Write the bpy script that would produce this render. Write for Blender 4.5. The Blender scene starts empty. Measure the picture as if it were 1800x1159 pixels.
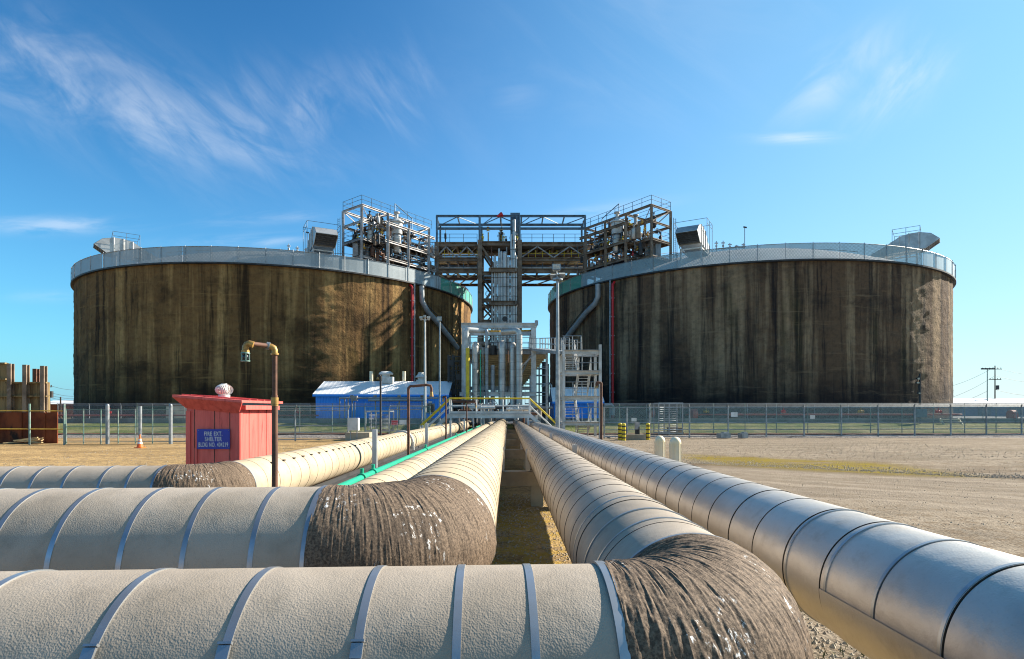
# sun / sky settings
SUN_EL, SUN_AZ, SUN_E = 28.0, 65.5, 4.6
SKY_STR, SKY_SAT, SKY_TINT, SKY_MUL, CLOUD, EXPO = .1, 1.2, 1.0, (1,1,1), 7.5, .35
SUN_EL, SUN_AZ, SUN_E = 30.0, 65.5, 5.0
SKY_STR, SKY_SAT, SKY_TINT, SKY_MUL, CLOUD, EXPO = .067, 1.12, 1.0, (.48,1.2,1.22), 6.4, 1.36
SKY_G = 1.4
HZ_L, HZ_R = (1.7,3.5,5.0), (5.0,5.5,5.8)
import bpy, math, random
from mathutils import Vector, Matrix, noise
random.seed(7)
R = math.radians
PI = math.pi
scene = bpy.context.scene
COL = scene.collection
F = 1020.0; HC = 2.2

def W(px, py, z):
    """photo pixel and distance -> world point"""
    return Vector(((px-900)/F*z, z, HC+(720-py)/F*z))
def X(px, z): return (px-900)/F*z
def H(py, z): return HC+(720-py)/F*z

# ------------------------------------------------------------------ materials
def new_mat(name):
    m = bpy.data.materials.new(name); m.use_nodes = True
    nt = m.node_tree
    return m, nt, nt.nodes['Principled BSDF']
def N(nt, t, **kw):
    n = nt.nodes.new(t)
    for k, v in kw.items():
        if k.startswith('i_'): n.inputs[k[2:].replace('_', ' ')].default_value = v
        else: setattr(n, k, v)
    return n
def L(nt, a, b): nt.links.new(a, b)
def mixc(nt, fac, a, b, mode='MIX'):
    n = nt.nodes.new('ShaderNodeMix'); n.data_type = 'RGBA'; n.blend_type = mode
    for s, v in ((n.inputs[0], fac), (n.inputs[6], a), (n.inputs[7], b)):
        if isinstance(v, bpy.types.NodeSocket): L(nt, v, s)
        elif isinstance(v, (int, float)): s.default_value = v
        else: s.default_value = (*v, 1)
    return n.outputs[2]
def math_(nt, op, a, b=0.0, c=None, clamp=False):
    n = nt.nodes.new('ShaderNodeMath'); n.operation = op; n.use_clamp = clamp
    for s, v in zip(n.inputs, (a, b, c)):
        if v is None: continue
        if isinstance(v, bpy.types.NodeSocket): L(nt, v, s)
        else: s.default_value = v
    return n.outputs[0]
def ramp(nt, fac, lo, hi):
    n = nt.nodes.new('ShaderNodeMapRange'); n.interpolation_type = 'SMOOTHSTEP'
    L(nt, fac, n.inputs[0]); n.inputs[1].default_value = lo; n.inputs[2].default_value = hi
    return n.outputs[0]
def coords(nt, scale=(1,1,1), kind='Object', rot=(0,0,0)):
    tc = nt.nodes.new('ShaderNodeTexCoord'); mp = nt.nodes.new('ShaderNodeMapping')
    if kind == 'World':
        g = nt.nodes.new('ShaderNodeNewGeometry'); L(nt, g.outputs['Position'], mp.inputs[0])
    else: L(nt, tc.outputs[kind], mp.inputs[0])
    mp.inputs['Scale'].default_value = scale; mp.inputs['Rotation'].default_value = rot
    return mp.outputs[0]
def noise_(nt, vec, scale, detail=5, rough=.55, dist=0):
    n = nt.nodes.new('ShaderNodeTexNoise'); L(nt, vec, n.inputs['Vector'])
    n.inputs['Scale'].default_value = scale; n.inputs['Detail'].default_value = detail
    n.inputs['Roughness'].default_value = rough; n.inputs['Distortion'].default_value = dist
    return n.outputs['Fac']
def bump(nt, bs, h, strength, dist):
    b = nt.nodes.new('ShaderNodeBump'); b.inputs['Strength'].default_value = strength
    b.inputs['Distance'].default_value = dist; L(nt, h, b.inputs['Height']); L(nt, b.outputs[0], bs.inputs['Normal'])
    return b

DK = .86   # overall albedo trim
def dk(c): return tuple(x*DK for x in c)
def worn(name, c1, c2, scale=2.0, rough=.6, metal=0, bstr=.3, bdist=.01, bscale=20, lo=.4, hi=.65, stretch=(1,1,1), third=None, tlo=.6, thi=.7, tscale=6, kind='World'):
    m, nt, bs = new_mat(name); c1, c2 = dk(c1), dk(c2); third = dk(third) if third else None
    v = coords(nt, stretch, kind)
    n1 = noise_(nt, v, scale, 6, .6)
    c = mixc(nt, ramp(nt, n1, lo, hi), c1, c2)
    if third:
        n3 = noise_(nt, v, tscale, 7, .65)
        c = mixc(nt, ramp(nt, n3, tlo, thi), c, third)
    L(nt, c, bs.inputs['Base Color'])
    bs.inputs['Metallic'].default_value = metal
    if rough >= .8: bs.inputs['Specular IOR Level'].default_value = .12
    rr = nt.nodes.new('ShaderNodeMapRange'); L(nt, n1, rr.inputs[0]); rr.inputs[3].default_value = max(rough-.1,.05); rr.inputs[4].default_value = min(rough+.12,1)
    L(nt, rr.outputs[0], bs.inputs['Roughness'])
    bump(nt, bs, noise_(nt, v, bscale, 4, .6), bstr, bdist)
    return m

M = {}
M['galv'] = worn('galvanised_steel', (.36,.39,.41), (.22,.25,.27), 3, .45, .55, .1, .002, 30)
M['wire'] = worn('wire', (.34,.37,.38), (.25,.27,.28), 3, .5, .5, 0, .001)
M['white_steel'] = worn('white_painted_steel', (.62,.63,.62), (.45,.45,.42), 1.2, .5, 0, .1, .003, 12, third=(.28,.16,.08), tlo=.66, thi=.74, tscale=1.8)
M['grey_steel'] = worn('grey_painted_steel', (.36,.39,.41), (.25,.27,.28), 1.5, .5, .2, .1, .003, 12, third=(.2,.12,.07), tlo=.66, thi=.74, tscale=2.2)
M['blue_steel'] = worn('blue_grey_steel', (.12,.19,.25), (.07,.12,.17), 1.5, .5, .3, .1, .003, 12)
M['brown_steel'] = worn('weathered_brown_and_shaded_steel', (.27,.2,.14), (.14,.1,.07), .9, .75, .1, .2, .01, 8, third=(.3,.26,.22), tlo=.55, thi=.7, tscale=1.6)
M['pale_steel'] = worn('pale_frame_steel', (.4,.385,.38), (.22,.2,.19), 1.1, .5, .3, .1, .003, 8, third=(.2,.13,.08), tlo=.6, thi=.72, tscale=1.8)
M['dark_steel'] = worn('dark_steel', (.05,.052,.055), (.03,.03,.03), 2, .6, .3, .2, .004, 12)
M['rust'] = worn('rusty_pipe', (.16,.07,.04), (.09,.045,.03), 6, .75, .1, .4, .003, 60, third=(.3,.13,.05), tlo=.6, thi=.7, tscale=14)
M['rust_sheet'] = worn('rusted_sheet', (.24,.07,.03), (.12,.035,.02), .8, .8, .1, .4, .01, 14, third=(.04,.025,.02), tlo=.56, thi=.66, tscale=.6, stretch=(1,1,.6))
M['brass'] = worn('ochre_brass', (.5,.3,.08), (.3,.16,.045), 18, .45, .3, .2, .002, 60)
M['yellow'] = worn('yellow_paint', (.82,.6,.02), (.65,.45,.02), 3, .5, 0, .1, .002, 20)
M['ochre'] = worn('ochre_paint', (.65,.4,.05), (.4,.22,.03), 2, .6, 0, .1, .002, 20)
M['black'] = worn('black_paint', (.02,.02,.022), (.03,.03,.03), 4, .5, 0, .1, .002, 20)
M['red'] = worn('red_paint', (.62,.02,.025), (.5,.015,.02), 3, .5, 0, .15, .003, 25)
M['shed_red'] = worn('red_wood_paint', (.85,.15,.12), (.72,.11,.09), 2.5, .55, 0, .25, .004, 30, stretch=(4,4,.5), third=(.42,.035,.03), tlo=.58, thi=.7, tscale=1.5)
M['sign_blue'] = worn('sign_blue', (.012,.03,.36), (.015,.035,.4), 4, .35, 0, 0, .001)
M['white'] = worn('white_paint', (.78,.78,.76), (.66,.66,.62), 3, .45, 0, .05, .002, 20)
M['cream'] = worn('cream_sleeve', (.88,.76,.55), (.86,.7,.42), 2, .5, 0, .05, .002, 20, kind='Object')
M['beige_box'] = worn('beige_enclosure', (.74,.67,.48), (.62,.55,.4), 1.2, .6, 0, .1, .003, 10)
M['faded_red'] = worn('faded_red_paint', (.4,.1,.08), (.3,.08,.06), 3, .6)
M['green_pipe'] = worn('green_plastic', (.02,.42,.26), (.015,.34,.2), 3, .35, 0, .05, .002, 20)
M['green_steel'] = worn('green_post', (.14,.26,.22), (.28,.32,.3), 3, .5, 0, .05, .002, 20)
M['ice'] = worn('flaky_white', (.85,.85,.83), (.5,.5,.48), 14, .7, 0, .8, .02, 30)
M['strap'] = worn('steel_strap', (.5,.52,.54), (.4,.42,.44), 8, .38, .8, .1, .001, 40)
M['seam'] = worn('dark_seam_and_groove_shade', (.06,.05,.04), (.12,.1,.08), 8, .8)  # dark colour painting shade into jacket grooves; also joints, bands, clasps
M['concrete'] = worn('concrete', (.42,.37,.28), (.3,.26,.2), 1.5, .85, 0, .4, .01, 25)
M['dike'] = worn('dike_concrete', (.24,.25,.25), (.12,.13,.135), .7, .9, 0, .4, .01, 12, stretch=(1,1,.3), third=(.06,.065,.06), tlo=.58, thi=.7, tscale=.5)
M['wood'] = worn('weathered_timber', (.27,.2,.1), (.14,.1,.055), 1.4, .9, 0, .5, .02, 12, stretch=(3,3,.35), third=(.1,.075,.045), tlo=.55, thi=.68, tscale=2.2)
M['tan_deck'] = worn('tan_decking', (.66,.5,.28), (.45,.32,.17), 1.0, .85, 0, .4, .02, 12)
M['orange'] = worn('orange_plastic', (.9,.16,.02), (.8,.13,.015), 3, .45)
M['louvre'] = worn('duct_sheet', (.5,.51,.5), (.36,.37,.37), .8, .45, .5, .1, .004, 8)
M['insul'] = worn('insulated_riser', (.55,.54,.52), (.4,.39,.37), .8, .42, .55, .2, .003, 20)
M['dome'] = worn('dome_paint', (.75,.76,.76), (.6,.61,.6), .3, .7)
M['far_wall'] = worn('warehouse_wall', (.16,.24,.36), (.12,.19,.3), .1, .7)
M['far_roof'] = worn('warehouse_roof', (.75,.76,.78), (.65,.66,.68), .1, .6)
M['glass'] = worn('dark_glass', (.02,.03,.04), (.03,.04,.05), 1, .15)
M['lens'] = worn('lamp_lens', (.55,.52,.42), (.42,.4,.34), 8, .25)
M['sign_pink'] = worn('pink_sign', (.75,.4,.45), (.7,.34,.4), 4, .5)
M['wood_pole'] = worn('pole_wood', (.08,.06,.045), (.05,.04,.03), 1, .9)

# blue ribbed cladding
def cladding():
    m, nt, bs = new_mat('blue_cladding')
    v = coords(nt, (1,1,1), 'World')
    n1 = noise_(nt, v, .8, 4)
    L(nt, mixc(nt, n1, (.015,.24,.82), (.025,.32,.92)), bs.inputs['Base Color'])
    bs.inputs['Roughness'].default_value = .45
    return m
M['clad'] = cladding()
M['roof_sheet'] = worn('white_roof_sheet', (.9,.91,.92), (.8,.81,.82), .6, .4, .1)

# embossed insulation jackets
def jacket(name, c1, c2, metal, rough, bs_scale, bstr, bd, stain=(.2,.17,.13), wave=6):
    m, nt, bs = new_mat(name); c1, c2, stain = dk(c1), dk(c2), dk(stain)
    v = coords(nt, (1,1,1), 'World')
    big = noise_(nt, v, 1.3, 6, .6, .4)
    mid = noise_(nt, v, 7, 6, .65)
    c = mixc(nt, ramp(nt, big, .35, .68), c1, c2)
    c = mixc(nt, math_(nt, 'MULTIPLY', ramp(nt, mid, .5, .78), .45), c, stain)
    fine = noise_(nt, v, 70, 3, .6)
    c = mixc(nt, math_(nt, 'MULTIPLY', ramp(nt, fine, .55, .75), .2), c, stain)
    L(nt, c, bs.inputs['Base Color'])
    bs.inputs['Metallic'].default_value = metal
    rr = nt.nodes.new('ShaderNodeMapRange'); L(nt, mid, rr.inputs[0]); rr.inputs[3].default_value = rough-.1; rr.inputs[4].default_value = rough+.15
    L(nt, rr.outputs[0], bs.inputs['Roughness'])
    vo = nt.nodes.new('ShaderNodeTexVoronoi'); vo.feature = 'SMOOTH_F1'; L(nt, v, vo.inputs['Vector']); vo.inputs['Scale'].default_value = bs_scale*3.0
    h = math_(nt, 'ADD', vo.outputs['Distance'], math_(nt, 'MULTIPLY', noise_(nt, v, bs_scale*.8, 4), .8))
    h = math_(nt, 'ADD', h, math_(nt, 'MULTIPLY', noise_(nt, coords(nt, (1,1,1), 'World'), 4.5, 3, .5), wave))
    bump(nt, bs, h, bstr, bd)
    return m
M['jk_grey'] = jacket('embossed_jacket_grey', (.44,.375,.3), (.33,.275,.21), .0, .55, 62, .5, .0022)
M['jk_tan'] = jacket('embossed_jacket_tan', (.54,.44,.3), (.42,.34,.225), .0, .6, 60, .32, .002, (.24,.18,.11))
M['jk_silver'] = jacket('smooth_jacket_silver', (.66,.62,.56), (.53,.49,.44), .5, .4, 40, .5, .0012, (.35,.3,.24), 12)

def mastic():
    m, nt, bs = new_mat('brown_mastic_wrap')
    v = coords(nt, (1,1,1), 'World')
    big = noise_(nt, v, 2.2, 6, .6, .5)
    fine = noise_(nt, v, 26, 7, .7, .6)
    mid_ = noise_(nt, v, 75, 5, .75)
    c = mixc(nt, ramp(nt, mid_, .38, .64), (.07,.05,.035), (.2,.145,.1))
    c = mixc(nt, math_(nt, 'MULTIPLY', ramp(nt, big, .5, .72), .5), c, (.06,.042,.03))
    vw = coords(nt, (1,1,.35), 'World')
    fl = noise_(nt, vw, 34, 5, .75)
    reg = noise_(nt, v, 3.1, 4, .6)
    msk = math_(nt, 'MULTIPLY', ramp(nt, fl, .57, .63), ramp(nt, reg, .56, .63))
    geo = nt.nodes.new('ShaderNodeNewGeometry'); sx = nt.nodes.new('ShaderNodeSeparateXYZ'); L(nt, geo.outputs['Normal'], sx.inputs[0])
    c = mixc(nt, msk, c, (.72,.72,.7))
    L(nt, c, bs.inputs['Base Color'])
    bs.inputs['Roughness'].default_value = .8; bs.inputs['Specular IOR Level'].default_value = .22
    h = math_(nt, 'ADD', math_(nt, 'MULTIPLY', fine, .8), math_(nt, 'MULTIPLY', noise_(nt, coords(nt, (1,1,.3), 'World'), 60, 5, .7), .6))
    bump(nt, bs, h, .8, .006)
    return m
M['mastic'] = mastic()

# tank wall: vertical run-off streaks in cylindrical coordinates
def tank_wall(name, seed, base, lightc, dark, moss):
    m, nt, bs = new_mat(name); base, lightc, dark, moss = dk(base), dk(lightc), dk(dark), dk(moss)
    tc = nt.nodes.new('ShaderNodeTexCoord'); s = nt.nodes.new('ShaderNodeSeparateXYZ'); L(nt, tc.outputs['Object'], s.inputs[0])
    ang = math_(nt, 'MULTIPLY', math_(nt, 'ARCTAN2', s.outputs[1], s.outputs[0]), 29.8)
    def cyl(sa, sz, off):
        c = nt.nodes.new('ShaderNodeCombineXYZ'); L(nt, math_(nt, 'MULTIPLY', ang, sa), c.inputs[0]); L(nt, math_(nt, 'MULTIPLY', s.outputs[2], sz), c.inputs[1]); c.inputs[2].default_value = seed+off
        return c.outputs[0]
    st1 = noise_(nt, cyl(.55,.022,0), 1.0, 5, .62)
    st2 = noise_(nt, cyl(.9,.035,4), 1.0, 6, .7, .3)
    st3 = noise_(nt, cyl(.33,.05,9), 1.0, 4, .6, .2)
    blot = noise_(nt, cyl(.16,.2,2), 1.0, 7, .65)
    fine = noise_(nt, cyl(1,1,7), 1.6, 8, .72)
    lay = noise_(nt, cyl(.12,1.6,5), 1.0, 6, .7)
    c = mixc(nt, ramp(nt, st1, .46, .62), base, lightc)
    c = mixc(nt, math_(nt, 'MULTIPLY', ramp(nt, st2, .49, .66), .85), c, dark)
    c = mixc(nt, math_(nt, 'MULTIPLY', ramp(nt, st3, .56, .68), .5), c, moss)
    c = mixc(nt, math_(nt, 'MULTIPLY', ramp(nt, blot, .46, .7), .65), c, dark)
    zf = ramp(nt, math_(nt, 'ADD', s.outputs[2], math_(nt, 'MULTIPLY', blot, -9)), 5.5, -3.5)
    c = mixc(nt, math_(nt, 'MULTIPLY', zf, .93), c, dark)
    c = mixc(nt, math_(nt, 'MULTIPLY', ramp(nt, fine, .4, .75), .45), c, dark)
    c = mixc(nt, math_(nt, 'MULTIPLY', ramp(nt, lay, .56, .72), .35), c, lightc)
    L(nt, c, bs.inputs['Base Color'])
    bs.inputs['Roughness'].default_value = .95; bs.inputs['Specular IOR Level'].default_value = .15
    h = math_(nt, 'ADD', math_(nt, 'MULTIPLY', fine, 1.0), math_(nt, 'MULTIPLY', lay, .35))
    bump(nt, bs, h, .8, .24)
    return m
M['tankL'] = tank_wall('left_tank_wall', 3.1, (.23,.13,.052), (.47,.29,.115), (.02,.014,.01), (.085,.066,.018))
M['tankR'] = tank_wall('right_tank_wall', 41.7, (.16,.1,.06), (.37,.255,.15), (.016,.015,.018), (.05,.048,.02))

def mesh_mat(name, colr, cell, wire, thick_lo=0.0):
    m, nt, bs = new_mat(name)
    tc = nt.nodes.new('ShaderNodeTexCoord'); s = nt.nodes.new('ShaderNodeSeparateXYZ'); L(nt, tc.outputs['UV'], s.inputs[0])
    a = math_(nt, 'FRACT', math_(nt, 'MULTIPLY', math_(nt, 'ADD', s.outputs[0], s.outputs[1]), 1/cell))
    b = math_(nt, 'FRACT', math_(nt, 'MULTIPLY', math_(nt, 'SUBTRACT', s.outputs[0], s.outputs[1]), 1/cell))
    k = math_(nt, 'MAXIMUM', math_(nt, 'LESS_THAN', a, wire), math_(nt, 'LESS_THAN', b, wire))
    L(nt, k, bs.inputs['Alpha'])
    bs.inputs['Base Color'].default_value = (*colr, 1); bs.inputs['Metallic'].default_value = .3; bs.inputs['Roughness'].default_value = .5
    return m
M['chain'] = mesh_mat('chain_link', (.3,.33,.34), .075, .1)
M['chain_green'] = mesh_mat('green_chain_link', (.12,.3,.25), .075, .1)
def screen_mat(name, c1, c2, alpha, gcol=None):
    """woven wind screen: dense mesh, panel tone changes along the length"""
    m, nt, bs = new_mat(name)
    tc = nt.nodes.new('ShaderNodeTexCoord'); s = nt.nodes.new('ShaderNodeSeparateXYZ'); L(nt, tc.outputs['UV'], s.inputs[0])
    cell = .16
    a = math_(nt, 'FRACT', math_(nt, 'MULTIPLY', math_(nt, 'ADD', s.outputs[0], s.outputs[1]), 1/cell))
    b = math_(nt, 'FRACT', math_(nt, 'MULTIPLY', math_(nt, 'SUBTRACT', s.outputs[0], s.outputs[1]), 1/cell))
    w = 1-math.sqrt(1-alpha)
    k = math_(nt, 'MAXIMUM', math_(nt, 'LESS_THAN', a, w), math_(nt, 'LESS_THAN', b, w))
    L(nt, k, bs.inputs['Alpha'])
    wn = nt.nodes.new('ShaderNodeTexWhiteNoise'); wn.noise_dimensions = '1D'
    L(nt, math_(nt, 'FLOOR', math_(nt, 'MULTIPLY', s.outputs[0], 1/3.0)), wn.inputs['W'])
    c = mixc(nt, wn.outputs[0], c1, c2)
    g = noise_(nt, coords(nt, (1,1,1), 'UV'), .6, 5, .6)
    c = mixc(nt, math_(nt, 'MULTIPLY', ramp(nt, g, .45, .75), .35), c, (.2,.23,.25))
    L(nt, c, bs.inputs['Base Color']); bs.inputs['Roughness'].default_value = .7; bs.inputs['Metallic'].default_value = .1
    return m
M['screen'] = screen_mat('woven_screen', (.25,.31,.34), (.37,.42,.44), .93)
M['screenR'] = screen_mat('woven_screen_thin', (.24,.34,.37), (.32,.41,.43), .8)
M['screen_green'] = screen_mat('green_screen', (.03,.27,.2), (.1,.36,.27), .93)

def ground_mat():
    m, nt, bs = new_mat('dirt_and_gravel')
    v = coords(nt, (1,1,1), 'World')
    g = nt.nodes.new('ShaderNodeNewGeometry'); s = nt.nodes.new('ShaderNodeSeparateXYZ'); L(nt, g.outputs['Position'], s.inputs[0])
    big = noise_(nt, v, .12, 6, .6, .3)
    vs = coords(nt, (.25,1,1), 'World')
    trk = noise_(nt, vs, .55, 6, .65, .2)
    mid = noise_(nt, v, 1.1, 7, .65)
    fine = noise_(nt, v, 14, 6, .75)
    vor = nt.nodes.new('ShaderNodeTexVoronoi'); L(nt, v, vor.inputs['Vector']); vor.inputs['Scale'].default_value = 22
    sand = mixc(nt, ramp(nt, trk, .38, .66), (.54,.37,.17), (.34,.225,.1))
    sand = mixc(nt, math_(nt, 'MULTIPLY', ramp(nt, mid, .52, .72), .6), sand, (.25,.17,.09))
    grav = mixc(nt, ramp(nt, trk, .4, .64), (.345,.29,.22), (.24,.2,.15))
    grav = mixc(nt, math_(nt, 'MULTIPLY', ramp(nt, mid, .5, .7), .5), grav, (.22,.185,.145))
    side = ramp(nt, math_(nt, 'ADD', s.outputs[0], math_(nt, 'MULTIPLY', big, 3)), 1.0, 4.5)
    c = mixc(nt, side, sand, grav)
    # road edge runs slantwise: e < 0 is the compacted lane, e > 0 the loose verge
    wob = math_(nt, 'MULTIPLY', math_(nt, 'SUBTRACT', noise_(nt, vs, .35, 5, .6), .5), 3.0)
    e = math_(nt, 'ADD', math_(nt, 'ADD', s.outputs[1], math_(nt, 'MULTIPLY', s.outputs[0], .62)), math_(nt, 'SUBTRACT', wob, 28.4))
    right = ramp(nt, s.outputs[0], 3.0, 5.0)
    rc = nt.nodes.new('ShaderNodeCombineXYZ'); L(nt, math_(nt, 'MULTIPLY', e, 1.1), rc.inputs[0]); L(nt, math_(nt, 'MULTIPLY', s.outputs[0], .07), rc.inputs[1]); rutv = rc.outputs[0]
    lane = math_(nt, 'MULTIPLY', math_(nt, 'MULTIPLY', ramp(nt, e, -.2, -1.2), ramp(nt, e, -11.0, -8.5)), right)
    c = mixc(nt, math_(nt, 'MULTIPLY', lane, .8), c, mixc(nt, ramp(nt, noise_(nt, rutv, 1.0, 5, .6), .4, .6), (.32,.27,.21), (.225,.185,.14)))
    st = math_(nt, 'MULTIPLY', ramp(nt, fine, .47, .66), math_(nt, 'SUBTRACT', 1.0, math_(nt, 'MULTIPLY', lane, .8)))
    c = mixc(nt, math_(nt, 'MULTIPLY', st, .85), c, (.1,.075,.052))
    fs = noise_(nt, v, 5, 5, .75)
    c = mixc(nt, math_(nt, 'MULTIPLY', math_(nt, 'MULTIPLY', ramp(nt, fs, .54, .66), .5), math_(nt, 'SUBTRACT', 1.0, lane)), c, (.16,.12,.08))
    vb = ramp(nt, math_(nt, 'ADD', math_(nt, 'ABSOLUTE', math_(nt, 'SUBTRACT', e, -.4)), math_(nt, 'MULTIPLY', mid, 1.1)), 1.7, .5)
    c = mixc(nt, math_(nt, 'MULTIPLY', math_(nt, 'MULTIPLY', vb, right), .85), c, (.07,.05,.035))
    dkp = math_(nt, 'MULTIPLY', math_(nt, 'MULTIPLY', ramp(nt, noise_(nt, coords(nt, (.35,1,1), 'World'), .9, 8, .78), .44, .58), ramp(nt, math_(nt, 'ABSOLUTE', math_(nt, 'SUBTRACT', e, 2.4)), 5.5, 2.0)), right)
    c = mixc(nt, math_(nt, 'MULTIPLY', dkp, .7), c, (.15,.11,.075))
    mx = math_(nt, 'MULTIPLY', ramp(nt, math_(nt, 'ABSOLUTE', math_(nt, 'SUBTRACT', s.outputs[0], 11.6)), 4.6, 2.0), ramp(nt, math_(nt, 'ABSOLUTE', math_(nt, 'SUBTRACT', e, 2.2)), 4.0, 1.6))
    mossn = math_(nt, 'MULTIPLY', mx, ramp(nt, noise_(nt, vs, .9, 8, .75), .37, .52))
    c = mixc(nt, math_(nt, 'MULTIPLY', mossn, 1.5, clamp=True), c, (.22,.165,.015))
    co2 = noise_(nt, v, 2.6, 8, .85)
    c = mixc(nt, math_(nt, 'MULTIPLY', math_(nt, 'MULTIPLY', ramp(nt, co2, .49, .57), .75), math_(nt, 'SUBTRACT', 1.0, math_(nt, 'MULTIPLY', lane, .55))), c, (.17,.125,.08))
    # yellow growth between the pipes, its gold painted in to stand for sunlight
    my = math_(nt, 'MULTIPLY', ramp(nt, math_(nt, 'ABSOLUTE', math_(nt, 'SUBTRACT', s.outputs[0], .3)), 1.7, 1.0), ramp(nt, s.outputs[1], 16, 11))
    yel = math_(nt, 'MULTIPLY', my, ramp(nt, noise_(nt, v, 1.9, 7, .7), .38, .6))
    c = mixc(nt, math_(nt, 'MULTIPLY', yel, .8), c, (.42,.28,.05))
    for ec, wd_, st_ in ((-2.6,.35,.45),(-4.3,.4,.4),(-6.8,.5,.35)):
        rt = math_(nt, 'MULTIPLY', ramp(nt, math_(nt, 'ABSOLUTE', math_(nt, 'ADD', math_(nt, 'SUBTRACT', e, ec), math_(nt, 'MULTIPLY', math_(nt, 'SUBTRACT', mid, .5), .8))), wd_, .05), math_(nt, 'MULTIPLY', right, ramp(nt, noise_(nt, vs, .8, 5, .6), .38, .6)))
        c = mixc(nt, math_(nt, 'MULTIPLY', rt, st_), c, (.13,.1,.075))
    c = mixc(nt, 1.0, c, (DK+.04,DK+.03,DK+.02), 'MULTIPLY')
    L(nt, c, bs.inputs['Base Color']); bs.inputs['Roughness'].default_value = 1; bs.inputs['Specular IOR Level'].default_value = .06
    h = math_(nt, 'ADD', math_(nt, 'MULTIPLY', fine, .5), math_(nt, 'MULTIPLY', vor.outputs['Distance'], .4))
    h = math_(nt, 'ADD', h, math_(nt, 'MULTIPLY', mid, 1.5))
    bump(nt, bs, h, .7, .06)
    return m
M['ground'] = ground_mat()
def grass_mat():
    m, nt, bs = new_mat('thin_grass')
    v = coords(nt, (1,1,2), 'World')
    a = noise_(nt, v, .35, 7, .65, .3); b = noise_(nt, v, 5, 6, .75)
    c = mixc(nt, ramp(nt, a, .38, .62), (.1,.13,.04), (.24,.22,.11))
    c = mixc(nt, math_(nt, 'MULTIPLY', ramp(nt, b, .45, .7), .6), c, (.05,.055,.03))
    L(nt, c, bs.inputs['Base Color']); bs.inputs['Roughness'].default_value = .95; bs.inputs['Specular IOR Level'].default_value = .1
    bump(nt, bs, b, .8, .15)
    return m
M['grass'] = grass_mat()
M['ballast'] = worn('ballast', (.36,.33,.3), (.16,.14,.13), 5, .95, 0, .8, .08, 9, third=(.07,.06,.055), tlo=.5, thi=.6, tscale=8)
M['red_kerb'] = worn('red_soil', (.13,.05,.035), (.08,.04,.03), 1, .95)
M['stone'] = worn('stone', (.42,.36,.27), (.26,.21,.16), 9, .9, 0, .3, .01, 60)

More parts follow.
